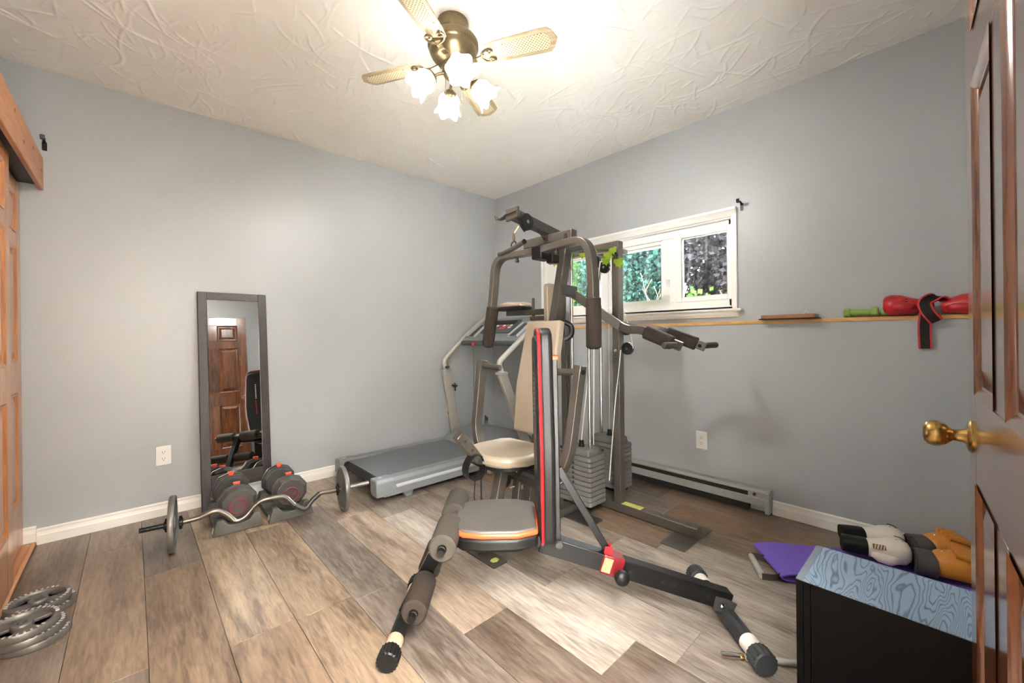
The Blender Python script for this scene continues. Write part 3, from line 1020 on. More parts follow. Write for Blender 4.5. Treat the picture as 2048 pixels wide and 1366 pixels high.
for k in range(4):
    a = R(30 + 90 * k)
    T = Matrix.Rotation(a, 4, 'Z') @ Matrix.Translation((0, 0, z(2.262))) @ Matrix.Rotation(R(-11), 4, 'X')
    out = [(0.155, -0.042), (0.20, -0.050), (0.40, -0.058), (0.435, -0.056), (0.452, -0.040), (0.470, 0.0), (0.452, 0.040), (0.435, 0.056), (0.40, 0.058), (0.20, 0.050), (0.155, 0.042)]
    bl = MB().prism(out, 0.006, Matrix()).build('blade', M['blade'], fan, bevel=0.001)
    bl.matrix_local = T
    can = [(0.225, -0.020), (0.232, -0.030), (0.245, -0.028), (0.25, -0.034), (0.42, -0.038), (0.436, -0.02), (0.440, 0.0), (0.436, 0.02), (0.42, 0.038), (0.25, 0.034), (0.245, 0.028), (0.232, 0.030), (0.225, 0.020), (0.232, 0.0)]
    ca = MB().prism(can, 0.0022, Matrix.Translation((0, 0, -0.0021))).build('cane_inlay', M['cane'], bl)
    iron = MB()
    iron.sweep(fillet([(0.07, 0, z(2.255)), (0.115, 0, z(2.245)), (0.15, 0, z(2.256))], 0.02), [(-0.012, -0.003), (0.012, -0.003), (0.012, 0.003), (-0.012, 0.003)])
    for s in (-1, 1):
        iron.tube([(0.135, 0, z(2.250)), (0.150, 0.030 * s, z(2.2515)), (0.178, 0.040 * s, z(2.2525)), (0.192, 0.028 * s, z(2.2525)), (0.180, 0.014 * s, z(2.2525)), (0.168, 0.02 * s, z(2.2525))], 0.0048, 8, smooth=5)
        iron.cyl((0.17, 0.026 * s, z(2.2495)), (0.17, 0.026 * s, z(2.260)), 0.005, seg=10)
    ir = iron.build('blade_iron', M['fanbrass'], fan)
    ir.rotation_euler = (0, 0, a)
# light kit
MB().lathe([(0.050, z(2.246)), (0.052, z(2.236)), (0.046, z(2.222)), (0.050, z(2.214)), (0.042, z(2.196)), (0.030, z(2.184)), (0.016, z(2.176)), (0.010, z(2.166)), (0.0, z(2.160))], seg=28).build('light_kit_hub', M['fanbrass'], fan, sharp=50)
def lampglass():
    m = bpy.data.materials.new('lit frosted glass')
    m.use_nodes = True
    N, L = m.node_tree.nodes, m.node_tree.links
    p = N['Principled BSDF']
    p.inputs['Base Color'].default_value = (0.95, 0.93, 0.88, 1)
    p.inputs['Roughness'].default_value = 0.4
    p.inputs['Emission Color'].default_value = (1.0, 0.97, 0.92, 1)
    n = N.new('ShaderNodeTexNoise')
    n.inputs['Scale'].default_value = 12
    mr = N.new('ShaderNodeMapRange')
    mr.inputs['To Min'].default_value = LAMP * 0.9
    mr.inputs['To Max'].default_value = LAMP * 1.1
    L.new(n.outputs['Fac'], mr.inputs[0])
    L.new(mr.outputs[0], p.inputs['Emission Strength'])
    return m
LAMP = 4.2
BULB = 760.0
M['lampglass'] = lampglass()
for k in range(4):
    a = R(65 + 90 * k)
    e = V((math.cos(a), math.sin(a), 0))
    ax = (e * 0.80 + V((0, 0, -0.60))).normalized()
    p0 = V((0, 0, z(2.205))) + e * 0.035
    p1 = V((0, 0, z(2.195))) + e * 0.065
    p2 = V((0, 0, z(2.180))) + e * 0.088
    arm = MB().tube([p0, p1, p2], 0.006, 8, smooth=5).build('lamp_arm', M['fanbrass'], fan)
    f0 = p2 - ax * 0.004
    hd = MB().lathe([(0.010, -0.004), (0.018, 0.002), (0.028, 0.010), (0.030, 0.018), (0.028, 0.022)], f0, ax, 20).build('lamp_holder', M['fanbrass'], fan, sharp=50)
    wav = lambda i, an: ((0.006 * math.cos(6 * an), 0.007 * math.cos(6 * an)) if 5 < i < 9 else (0.004 * math.cos(6 * an), 0.003 * math.cos(6 * an)) if i in (5, 9) else (0, 0))
    MB().lathe([(0.024, 0.012), (0.034, 0.020), (0.045, 0.034), (0.050, 0.050), (0.047, 0.066), (0.048, 0.082), (0.058, 0.098), (0.060, 0.104), (0.055, 0.100), (0.044, 0.082), (0.043, 0.066), (0.046, 0.050), (0.040, 0.034), (0.028, 0.022), (0.018, 0.018)], f0, ax, 48, wave=wav).build('glass_shade', M['lampglass'], fan, sharp=70)
    M.setdefault('bulb', mat('lit bulb', (1.0, 0.97, 0.92, 1), rough=0.4, var=0.0, emit=BULB))
    MB().loft([(f0 + ax * 0.020, 0.010, 0.010), (f0 + ax * 0.032, 0.016, 0.016), (f0 + ax * 0.046, 0.020, 0.020), (f0 + ax * 0.058, 0.016, 0.016), (f0 + ax * 0.064, 0.006, 0.006)], seg=14).build('light_bulb', M['bulb'], fan)
for dx, dy, l in ((0.022, -0.030, 0.115), (-0.035, 0.010, 0.085)):
    b = MB()
    b.cyl((dx, dy, z(2.20)), (dx, dy, z(2.20) - l), 0.0011, seg=6)
    b.lathe([(0.0, -0.014), (0.004, -0.010), (0.003, 0.0), (0.0, 0.004)], (dx, dy, z(2.20) - l), (0, 0, 1), 10)
    b.build('pull_chain', M['fanbrass'], fan)

# ================================================================ leaning mirror
lean = R(5.0)
mi = thing('leaning_mirror', 'tall mirror in a dark brown wood frame leaning on the grey wall', 'mirror', (-2.238, -0.140, 0))
mi.rotation_euler = (-lean, 0, R(0.95))
M['darkwood'] = wood('dark wenge wood', '#171110', '#33282a', rough=0.42, axis='Z', scale=14, bump=0.35)
W2, ST = 0.186, 0.048
for s in (-1, 1):
    xo, xi = s * W2, s * (W2 - ST)
    b = MB()
    poly = [(xo, 0.115), (xo, 1.336), (xi, 1.336), (xi, 0.115)]
    b.raw([(x, y, zz) for y in (0, 0.022) for x, zz in ((xo, 0.0), (xo, 1.338), (xi, 1.338), (xi, 0.115), (xo - s * 0.026, 0.0))],
          [(0, 1, 2, 3, 4), (5, 9, 8, 7, 6), (0, 5, 6, 1), (1, 6, 7, 2), (2, 7, 8, 3), (3, 8, 9, 4), (4, 9, 5, 0)])
    b.build('frame_stile', M['darkwood'], mi, bevel=0.003)
M['darkwoodx'] = wood('dark wenge wood across', '#191310', '#3a2d26', rough=0.42, axis='X', scale=14, bump=0.35)
MB().lim(-W2 + ST, W2 - ST, 0.001, 0.022, 1.290, 1.338).build('frame_rail', M['darkwoodx'], mi, bevel=0.002)
MB().lim(-W2 + ST, W2 - ST, 0.001, 0.022, 0.117, 0.206).build('frame_rail', M['darkwoodx'], mi, bevel=0.002)
mm = mat('mirror silver', '#e9ebea', rough=0.012, metal=1.0, var=0.01)
MB().lim(-W2 + ST - 0.004, W2 - ST + 0.004, 0.006, 0.012, 0.200, 1.296).build('mirror_glass', mm, mi)

# ================================================================ multi-station home gym
GY = -1.65
gym = thing('home_gym', 'taupe steel multi-station home gym with tan pads and two weight stacks', 'home gym', (-1.0, GY, 0))
gO = V(gym.location)
def G():
    return MB(off=gO)
def gb(name, p0, p1, w=0.05, h=0.05, m='steel', up=(0, 0, 1), bevel=0.004, parent=None):
    return G().bar(p0, p1, w, h, up).build(name, M[m], parent or gym, bevel=bevel)
RECT = lambda w, h: [(-w / 2, -h / 2), (w / 2, -h / 2), (w / 2, h / 2), (-w / 2, h / 2)]

# base
gb('base_beam', (-1.50, GY, 0.032), (-0.60, GY, 0.032), m='steel')
rb = gb('rear_beam', (-0.625, -1.42, 0.032), (-0.625, -2.305, 0.032), m='steel')
G().lim(-0.648, -0.602, -1.99, -1.87, 0.0572, 0.0578).build('sticker', M['yellow'], rb)
G().prism(rrect(0.32, 0.125, 0.008), 0.006, Matrix.Translation((-0.648, -2.25, 0.0))).build('foot_plate', M['steel'], gym)
fp = G().prism(rrect(0.085, 0.262, 0.008), 0.006, Matrix.Translation((-1.507, -1.66, 0.0))).build('foot_plate', M['steel'], gym)
G().prism([(-0.02, -0.012), (0.0, -0.018), (0.02, -0.008), (0.018, 0.014), (-0.004, 0.018), (-0.022, 0.008)], 0.0008, Matrix.Translation((-1.505, -1.745, 0.0062))).build('sticker', M['yellow'], fp)
G().prism(rrect(0.12, 0.30, 0.008), 0.006, Matrix.Translation((-0.86, -1.70, 0.0))).build('foot_plate', M['steeldark'], gym)
# rear uprights with the top rail
for y in (-1.845, -1.45):
    po = gb('rear_post', (-0.625, y, 0.057), (-0.625, y, 1.585), 0.052, 0.046, up=(0, 1, 0))
    if y < -1.6:
        for zz, r in ((0.945, 0.011),):
            G().lathe([(r, 0), (r * 0.9, 0.004), (0.005, 0.007)], (-0.651, y, zz), (-1, 0, 0), 12).build('bolt', M['chrome'], po)
        for zz in (0.90, 0.885, 0.918):
            G().lathe([(0.0045, 0), (0.0045, 0.0008)], (-0.651, y, zz), (-1, 0, 0), 10).build('pin_hole', M['slot'], po)
gb('top_rail', (-0.625, -1.42, 1.560), (-0.625, -1.87, 1.560), 0.05, 0.05)
gb('top_link', (-0.86, GY, 1.555), (-0.60, GY, 1.555), 0.05, 0.05)
# main upright leans back over the seat
mu = gb('main_upright', (-1.205, GY, 0.05), (-0.846, GY, 1.585), 0.05, 0.062, up=(1, 0, 0.2))
# boom with the lat pulley
bo = gb('boom', (-0.84, GY, 1.590), (-1.275, GY, 1.662), 0.048, 0.052, m='steeldark')
G().bar((-1.272, GY, 1.6615), (-1.279, GY, 1.6627), 0.052, 0.056).build('end_cap', M['steel'], bo)
def pulley(name, c, ax, r, w=0.02, parent=gym, m='black'):
    p = G().lathe([(r, -w / 2), (r, -w * 0.32), (r * 0.84, -w * 0.1), (r * 0.84, w * 0.1), (r, w * 0.32), (r, w / 2), (r * 0.5, w / 2), (r * 0.45, w * 0.35), (r * 0.3, w * 0.35)], c, ax, 28)
    o = p.build(name, M[m], parent, sharp=40)
    G().lathe([(r * 0.22, -w * 0.75), (r * 0.22, w * 0.75), (r * 0.12, w * 0.8)], c, ax, 12).build('axle_bolt', M['chrome'], o)
    return o
pulley('pulley', (-1.228, -1.695, 1.622), (0, 1, 0), 0.043)
pulley('pulley', (-0.93, -1.60, 1.49), (0, 1, 0), 0.040)
G().sweep([(-1.255, -1.682, 1.655), (-1.205, -1.682, 1.625), (-1.235, -1.682, 1.578)], RECT(0.003, 0.02), up=(1, 0, 0)).build('pulley_bracket', M['black'], gym)
# bar rest at the boom tip
G().sweep(fillet([(-1.292, -1.70, 1.665), (-1.292, -1.625, 1.665), (-1.292, -1.605, 1.655), (-1.292, -1.575, 1.650), (-1.292, -1.545, 1.652), (-1.292, -1.535, 1.672)], 0.008), RECT(0.030, 0.004), up=(0, 0, 1)).build('bar_rest', M['steel'], gym)
G().raw([(-1.300, -1.705, 1.635), (-1.300, -1.615, 1.628), (-1.300, -1.615, 1.690), (-1.300, -1.705, 1.690), (-1.284, -1.705, 1.635), (-1.284, -1.615, 1.628), (-1.284, -1.615, 1.690), (-1.284, -1.705, 1.690)],
        [(0, 1, 2, 3), (7, 6, 5, 4), (0, 4, 5, 1), (1, 5, 6, 2), (2, 6, 7, 3), (3, 7, 4, 0)]).build('boom_plate', M['steel'], gym, bevel=0.002)
# cross member and pivot for the press arms
gb('cross_member', (-1.005, -1.47, 1.572), (-1.005, -1.83, 1.572), 0.05, 0.05)
G().box((-1.06, GY, 1.49), (0.10, 0.075, 0.075)).build('pivot_block', M['black'], gym, bevel=0.008)
G().box((-1.03, -1.70, 1.455), (0.06, 0.05, 0.05)).build('pivot_block', M['black'], gym, bevel=0.008)
ARM = [(-0.0175, -0.025), (0.0175, -0.025), (0.0175, 0.025), (-0.0175, 0.025)]
def press_arm(s):
    y_in, y_out = GY - s * 0.035, GY - s * 0.368
    pts = fillet([(-1.09, y_in, 1.500), (-1.10, GY - s * 0.345, 1.510), (-1.10, GY - s * 0.368, 1.30), (-1.10, GY - s * (0.366 if s > 0 else 0.43), 0.985)], 0.11, 8)
    a = G().sweep(pts, ARM, up=(1, 0, 0)).build('press_arm', M['steel'], gym, bevel=0.003)
    t0, t1 = V((-1.10, GY - s * (0.367 if s > 0 else 0.378), 1.215)), V((-1.10, GY - s * (0.366 if s > 0 else 0.432), 0.975))
    d = (t1 - t0)
    G().tube([t0, t0 + d * 0.02, t0 + d * 0.97, t1], [0.033, 0.037, 0.037, 0.032], 24).build('foam_grip', M['foam'], a)
    G().tube([t1, t1 + d.normalized() * 0.006], [0.026, 0.022], 20).build('end_cap', M['black'], a)
    for yy in (0.14, 0.20) if s > 0 else (0.16,):
        G().lathe([(0.010, -0.018), (0.013, -0.01), (0.009, 0.0), (0.006, 0.02)], (-1.10, GY - s * yy, 1.475 if yy < .19 else 1.535), (0, 0, 1), 14).build('adjuster_knob', M['foam'], a)
press_arm(1)
press_arm(-1)
# backrest
up_d = V((0.359, 0, 1.535)).normalized()
fx = V((-up_d.z, 0, up_d.x))                      # out of the pad, towards the seat
def pad(name, c, ax_u, ax_w, ax_n, poly, th, m, parent, bevel=0.014):
    return G().prism(poly, th, frame_of(ax_w, ax_u, ax_n, c)).build(name, m, parent, bevel=bevel, bseg=4)
pad('backrest', V((-1.055, GY, 0.80)) + fx * 0.032, up_d, (0, 1, 0), fx, [(-0.10, -0.30), (0.10, -0.30), (0.135, -0.05), (0.125, 0.31), (-0.125, 0.31), (-0.135, -0.05)], 0.05, M['tan'], gym)
G().prism(rrect(0.10, 0.27, 0.02), 0.032, frame_of((1, 0, 0), (0, 0, 1), (0, -1, 0), (-0.94, -1.59, 1.20))).build('head_pad', M['tan'], gym, bevel=0.006)
# curl pad swung out to the side of the upright
cp = G().loft([((-0.97, -1.165, 1.222), 0.03, 0.004), ((-0.97, -1.18, 1.224), 0.05, 0.014), ((-0.97, -1.30, 1.231), 0.055, 0.019), ((-0.97, -1.42, 1.226), 0.05, 0.015), ((-0.97, -1.44, 1.222), 0.03, 0.004)], power=3).build('curl_pad', M['tan'], gym)
G().lim(-1.02, -0.92, -1.43, -1.17, 1.198, 1.216).build('pad_board', M['black'], cp, bevel=0.003)
gb('curl_pad_bar', (-0.955, -1.25, 1.182), (-0.945, -1.63, 1.176), 0.04, 0.034, m='steeldark')
gb('curl_pad_bar', (-0.955, -1.46, 1.140), (-0.945, -1.63, 1.140), 0.04, 0.026, m='steel')
G().cyl((-0.955, -1.475, 1.13), (-0.955, -1.475, 1.262), 0.009, seg=12).build('lock_pin', M['steeldark'], gym)
G().tube([(-0.93, -1.69, 1.115), (-0.90, -1.715, 1.09), (-0.905, -1.72, 1.04), (-0.93, -1.69, 1.015)], 0.016, 10, smooth=5).build('cable_guard', M['black'], gym)
# seat, its rail and legs
seat_poly = [(-1.505, -1.56), (-1.495, -1.51), (-1.46, -1.475), (-1.37, -1.458), (-1.22, -1.47), (-1.175, -1.50), (-1.165, -1.65), (-1.175, -1.80), (-1.22, -1.83), (-1.37, -1.842), (-1.46, -1.80), (-1.495, -1.76), (-1.512, -1.70), (-1.513, -1.62)]
G().prism(seat_poly, 0.052, Matrix.Translation((0, 0, 0.422))).build('seat', M['tan'], gym, bevel=0.02, bseg=4)
G().prism([((x + 1.33) * 0.94 - 1.33, (y + 1.65) * 0.94 - 1.65) for x, y in seat_poly], 0.014, Matrix.Translation((0, 0, 0.409))).build('seat_board', M['black'], gym)
sr = gb('seat_rail', (-1.475, GY, 0.428), (-1.13, GY, 0.272), 0.05, 0.05)
for t in (0.22, 0.33, 0.52, 0.66):
    p = V((-1.475, GY - 0.025, 0.433)).lerp(V((-1.13, GY - 0.025, 0.277)), t)
    G().lathe([(0.0075, 0), (0.0065, 0.003), (0.003, 0.0045)], p, (0, -1, 0), 12).build('bolt', M['chrome'], sr)
gb('seat_leg', (-1.37, GY, 0.375), (-1.455, GY, 0.055), 0.05, 0.05, up=(1, 0, 0))
sl = gb('seat_leg', (-1.245, GY, 0.33), (-1.285, GY, 0.055), 0.05, 0.05, up=(1, 0, 0))
G().lathe([(0.013, 0), (0.013, 0.003), (0.006, 0.006)], (-1.258, GY - 0.025, 0.262), (0, -1, 0), 14).build('bolt', M['chrome'], sl)
pulley('pulley', (-1.325, -1.61, 0.30), (0, 1, 0), 0.042, 0.024)
pulley('pulley', (-1.330, -1.63, 0.165), (0, 1, 0), 0.038, 0.022)
# leg developer stub
st = gb('leg_lever', (-1.638, GY, 0.590), (-1.53, GY, 0.460), 0.045, 0.045, m='steel')
for t in (0.25, 0.62):
    p = V((-1.638, GY - 0.0225, 0.590)).lerp(V((-1.53, GY - 0.0225, 0.460)), t)
    G().lathe([(0.007, 0), (0.007, 0.001)], p, (0, -1, 0), 12).build('pin_hole', M['slot'], st)
gb('lever_joint', (-1.545, GY, 0.462), (-1.46, GY, 0.430), 0.04, 0.04, m='steeldark')
# lower press arms
def low_arm(s):
    yo = GY - s * 0.362
    pts = fillet([(-1.20, yo, 0.895), (-1.27, GY - s * 0.345, 0.47), (-1.27, GY - s * 0.22, 0.31), (-1.25, GY - s * 0.02, 0.31)], 0.13, 8)
    a = G().sweep(pts, [(-0.02, -0.025), (0.02, -0.025), (0.02, 0.025), (-0.02, 0.025)], up=(1, 0, 0)).build('row_arm', M['steel'], gym, bevel=0.003)
    p0, p1 = V((-1.208, yo + s * 0.012, 0.866)), V((-1.208, yo + s * 0.165, 0.858))
    G().tube([p0, p1, p1 + V((0, s * 0.006, 0))], [0.0165, 0.0165, 0.012], 18).build('foam_handle', M['foamgrey'], a)
    G().lathe([(0.013, 0), (0.011, 0.005)], (-1.206, yo - s * 0.02, 0.866), (0, -s, 0), 14).build('bolt', M['black'], a)
    return a
low_arm(1)
low_arm(-1)
# fly arms reaching out past the rear post
gb('fly_bracket', (-0.93, GY, 1.300), (-0.79, GY, 1.295), 0.06, 0.06, m='steeldark')
stem = [(-0.815, -1.62, 1.312), (-0.692, -1.905, 1.084)]
G().sweep(stem, RECT(0.035, 0.05)).build('fly_stem', M['steel'], gym, bevel=0.003)
def fly(pts, e0, e1, peg):
    a = G().sweep(spline(pts, 6), RECT(0.012, 0.046)).build('fly_arm', M['steel'], gym, bevel=0.002)
    d = V(e1) - V(e0)
    G().tube([e0, V(e0) + d * 0.03, V(e0) + d * 0.96, e1], [0.031, 0.036, 0.036, 0.031], 24).build('foam_grip', M['foam'], a)
    c = V(e1) + d.normalized() * 0.022
    G().bar(V(e1) - d.normalized() * 0.01, V(e1) + d.normalized() * 0.045, 0.034, 0.046).build('end_bracket', M['steeldark'], a, bevel=0.003)
    pv = V((peg, c.y, c.z))
    q = (pv - c).normalized()
    G().tube([c + q * 0.012, pv - q * 0.012, pv - q * 0.003, pv], [0.0165, 0.0165, 0.013, 0.006], 16).build('foam_peg', M['foamgrey'], a)
    G().lathe([(0.010, 0), (0.008, 0.008)], c - q * 0.018, -q, 12).build('bolt', M['black'], a)
fly([(-0.695, -1.895, 1.092), (-0.735, -1.98, 1.066), (-0.728, -2.06, 1.058), (-0.708, -2.17, 1.012)], (-0.725, -2.075, 1.050), (-0.702, -2.215, 0.990), -0.84)
fly([(-0.690, -1.895, 1.092), (-0.625, -1.955, 1.072), (-0.555, -2.05, 1.062), (-0.515, -2.17, 1.020)], (-0.545, -2.105, 1.046), (-0.497, -2.250, 0.982), -0.285)

# weight stacks
def plate_mesh(sx, sy, h, name):
    b = MB()
    r = 0.018
    b.prism(rrect(sx * 0.93, sy * 0.95, r), h * 0.14, Matrix.Translation((0, 0, 0)))
    b.prism(rrect(sx * 0.985, sy * 0.99, r), h * 0.22, Matrix.Translation((0, 0, h * 0.12)), taper=1.015)
    b.prism(rrect(sx, sy, r), h * 0.66, Matrix.Translation((0, 0, h * 0.33)), taper=0.975)
    return b
def stack(cx, cy, z0, n, h, cap_h):
    proto = None
    for k in range(n):
        if proto is None:
            proto = plate_mesh(0.158, 0.242, h, 'weight_plate').build('weight_plate', M['stack'], gym, bevel=0.002, sharp=25)
            o = proto
        else:
            o = proto.copy()
            COL.objects.link(o)
            o.parent = gym
        o.location = V((cx, cy, z0 + k * h)) - gO
        if k < n - 1:
            MB().lathe([(0.008, 0), (0.008, 0.0012)], (-0.0788, 0.0, h * 0.42), (-1, 0, 0), 12).build('pin_hole', M['slot'], o)
    zt = z0 + n * h
    c = G().prism(rrect(0.128, 0.20, 0.015), cap_h, Matrix.Translation((cx, cy, zt)), taper=0.94).build('stack_cap', M['stack'], gym, bevel=0.005)
    for s in (-1, 1):
        rod = G().cyl((cx, cy + s * 0.062, 0.05), (cx, cy + s * 0.062, 1.555), 0.0105, seg=16).build('guide_rod', M['chrome'], gym)
    G().cyl((cx, cy, zt + cap_h), (cx, cy, zt + cap_h + 0.035), 0.014, seg=14).build('selector_post', M['black'], gym)
    G().lathe([(0.020, 0), (0.020, 0.006)], (cx, cy, zt + cap_h), (0, 0, 1), 16).build('rubber_washer', M['black'], gym)
    G().lim(cx - 0.05, cx + 0.05, cy - 0.10, cy + 0.10, 0.05, z0).build('rubber_bumper', M['black'], gym, bevel=0.003)
stack(-0.79, -1.695, 0.075, 10, 0.0275, 0.036)
stack(-0.455, -1.665, 0.075, 10, 0.0275, 0.040)
gb('top_rail', (-0.83, -1.56, 1.535), (-0.83, -1.80, 1.535), 0.045, 0.03, m='steeldark')
gb('top_rail', (-0.455, -1.54, 1.555), (-0.455, -1.80, 1.555), 0.045, 0.03, m='steel')
gb('top_link', (-0.60, GY, 1.56), (-0.44, GY, 1.56), 0.045, 0.04)
for c, ax, r in (((-0.70, -1.74, 1.47), (1, 0, 0), 0.038), ((-0.62, -1.905, 0.957), (1, 0, 0), 0.036), ((-0.60, -1.885, 1.06), (1, 0, 0), 0.026), ((-0.60, -1.74, 1.45), (1, 0, 0), 0.036)):
    pulley('pulley', c, ax, r, 0.018)
# cables
def cab(pts, m='cable', r=0.0028):
    G().tube(pts, r, 6).build('steel_cable', M[m], gym)
cab([(-0.62, -1.941, 0.957), (-0.60, -1.91, 1.06), (-0.60, -1.776, 1.45)])
cab([(-0.70, -1.778, 1.47), (-0.79, -1.695, 0.42)])
cab([(-0.66, -1.885, 0.95), (-0.69, -1.86, 0.62), (-0.715, -1.835, 0.20)])
cab([(-0.455, -1.665, 0.43), (-0.47, -1.68, 1.54)])
cab([(-0.76, -1.78, 1.52), (-0.76, -1.76, 0.40)])
cab([(-1.31, -1.64, 0.262), (-0.80, -1.64, 0.24)])
cab([(-1.31, -1.64, 0.13), (-0.82, -1.64, 0.20)])
cab([(-0.89, -1.61, 1.49), (-0.80, -1.62, 0.75), (-0.79, -1.63, 0.44)], 'darkcable')
cab([(-1.228, -1.695, 1.664), (-0.95, -1.62, 1.53)], 'darkcable')
# clip hanging from the boom
ck = G()
ck.tube([(-1.262, -1.675, 1.600), (-1.270, -1.662, 1.578), (-1.276, -1.655, 1.565)], 0.005, 8)
ck.build('cable_end', M['brass'], gym)

# pulldown bar hanging on its clip
pb = thing('pulldown_bar', 'short taupe pulldown bar hanging on a steel clip from the gym boom', 'bar', (-1.276, -1.65, 1.49))
pO = V(pb.location)
ring = [(-1.276, -1.653 + 0.006 * math.cos(a) * 1.0, 1.545 + 0.022 * math.sin(a)) for a in [2 * math.pi * k / 14 for k in range(14)]]
MB(off=pO).tube(ring, 0.0025, 8, closed=True).build('snap_clip', M['brass'], pb)
ring = [(-1.276 + 0.004 * math.sin(a), -1.650 + 0.017 * math.cos(a), 1.507 + 0.017 * math.sin(a)) for a in [2 * math.pi * k / 18 for k in range(18)]]
MB(off=pO).tube(ring, 0.0035, 8, closed=True).build('eye_ring', M['black'], pb)
MB(off=pO).tube([(-1.262, -1.520, 1.478), (-1.268, -1.57, 1.479), (-1.276, -1.65, 1.489), (-1.292, -1.745, 1.503)], 0.0125, 16, smooth=5).build('handlebar', M['steel'], pb)
MB(off=pO).tube([(-1.2918, -1.743, 1.5027), (-1.2925, -1.7475, 1.5034)], 0.0132, 16).build('rubber_end', M['black'], pb)

# ankle strap hooked over the seat lever
ank = thing('ankle_strap', 'black nylon ankle strap hung on the gym seat lever', 'strap', (-1.55, -1.66, 0.20))
aO = V(ank.location)
loop = [(-1.548 + 0.050 * math.cos(a) - 0.010, -1.665 + 0.018 * math.sin(2 * a) * 0.4, 0.43 + 0.058 * math.sin(a)) for a in [2 * math.pi * k / 20 for k in range(20)]]
b = MB(off=aO)
b.sweep(loop, RECT(0.045, 0.004), up=(0, 1, 0), closed=True)
b2 = MB(off=aO)
vs = loop
def band(b, pts, w, th):
    """vertical band: width across the view, made from a polyline in x-z at fixed y"""
    b.sweep(pts, [(-th / 2, -w / 2), (th / 2, -w / 2), (th / 2, w / 2), (-th / 2, w / 2)], up=(0, 1, 0))
b.bm.free()
b = MB(off=aO)
b.sweep(loop, [(-0.002, -0.022), (0.002, -0.022), (0.002, 0.022), (-0.002, 0.022)], up=(0, 1, 0), closed=True)
b.build('padded_cuff', M['black'], ank)
b = MB(off=aO)
b.sweep([(-1.525, -1.675, 0.385), (-1.530, -1.68, 0.30), (-1.528, -1.68, 0.20), (-1.535, -1.675, 0.10), (-1.525, -1.68, 0.07)], [(-0.014, -0.002), (0.014, -0.002), (0.014, 0.002), (-0.014, 0.002)], up=(0.7, -0.7, 0))
b.build('hanging_strap', M['black'], ank)
b = MB(off=aO)
b.sweep([(-1.548, -1.66, 0.37), (-1.555, -1.66, 0.29), (-1.545, -1.66, 0.22)], [(-0.008, -0.0015), (0.008, -0.0015), (0.008, 0.0015), (-0.008, 0.0015)], up=(0.7, -0.7, 0))
b.build('buckle_strap', M['black'], ank)

# ivy spray tucked behind the gym top
ivy = thing('ivy_spray', 'yellow green ivy spray draped over the gym top rail', 'ivy', (-0.72, -1.65, 1.53))
iO = V(ivy.location)
MB(off=iO).tube([(-0.80, -1.50, 1.50), (-0.74, -1.60, 1.545), (-0.70, -1.72, 1.545), (-0.665, -1.83, 1.53), (-0.67, -1.88, 1.49)], 0.003, 6, smooth=6).build('vine_stem', M['leafgreen'], ivy)
rg = random.Random(4)
lf = [(0, 0), (0.35, -0.1), (0.5, 0.2), (0.35, 0.45), (0.42, 0.7), (0.15, 0.72), (0, 1.0), (-0.15, 0.72), (-0.42, 0.7), (-0.35, 0.45), (-0.5, 0.2), (-0.35, -0.1)]
for (x, y, zz) in ((-0.82, -1.535, 1.50), (-0.76, -1.60, 1.545), (-0.74, -1.68, 1.53), (-0.72, -1.74, 1.54), (-0.69, -1.82, 1.515), (-0.68, -1.85, 1.54), (-0.66, -1.79, 1.49), (-0.78, -1.57, 1.47), (-0.70, -1.70, 1.50), (-0.66, -1.87, 1.475)):
    s = rg.uniform(0.04, 0.058)
    n = V((-0.75 + rg.uniform(-.3, .3), -0.6 + rg.uniform(-.3, .3), rg.uniform(-.2, .5))).normalized()
    u = (V((0, 0, -1)) + V((rg.uniform(-.6, .6), rg.uniform(-.6, .6), 0)))
    u = (u - n * u.dot(n)).normalized()
    w = u.cross(n)
    MB(off=iO).prism([(a * s, c * s) for a, c in lf], 0.001, frame_of(w, u, n, (x, y, zz))).build('leaf', M['leafivy'], ivy)

# ================================================================ adjustable weight bench
BA = math.atan2(0.678, -0.735)
bench = thing('weight_bench', 'black adjustable weight bench with red piping and upright backrest', 'weight bench', (-1.165, -2.62, 0), BA)
# local axes: x runs to the front foot, +y towards the doorway, z up
def cap_tube(name, x, zc, half, r, parent, ex):
    t = MB().cyl((x, -half + 0.04, zc), (x, half - 0.04, zc), r, seg=24).build(name, M['blackmetal'] if name == 'front_foot' else M['footsteel'], parent)
    for s in (-1, 1):
        wav = lambda i, an: (0.0016 * math.cos(18 * an) if 0 < i < 3 else 0, 0)
        MB().lathe([(r + 0.002, 0), (r + ex, 0.003), (r + ex, 0.046), (r + ex - 0.004, 0.05)], (x, s * (half - 0.05), zc), (0, s, 0), 54, wave=wav).build('ribbed_cap', M['capgrey'] if name != 'front_foot' else M['black'], t, sharp=28)
        MB().lathe([(r + 0.0008, 0), (r + 0.0008, 0.045)], (x, s * (half - 0.10), zc), (0, s, 0), 24).build('sticker', M['tape'] if name != 'front_foot' else M['tantape'], t)
    return t
M['footsteel'] = mat('dark grey enamel tube', '#3f4043', rough=0.25, metal=0.5, var=0.05)
M['tantape'] = mat('tan striped sticker', '#b08a70', rough=0.45, col2='#cfa98c', scale=120)
M['capgrey'] = mat('charcoal ribbed rubber', '#2a2b2c', rough=0.45, var=0.1)
rf = cap_tube('rear_foot', 0.0, 0.0365, 0.245, 0.028, bench, 0.008)
ff = cap_tube('front_foot', 1.15, 0.034, 0.215, 0.026, bench, 0.007)
sp = MB().bar((-0.012, 0, 0.080), (0.66, 0, 0.300), 0.050, 0.062).build('spine', M['blackmetal'], bench, bevel=0.003)
dsp = (V((0.66, 0, 0.300)) - V((-0.012, 0, 0.080))).normalized()
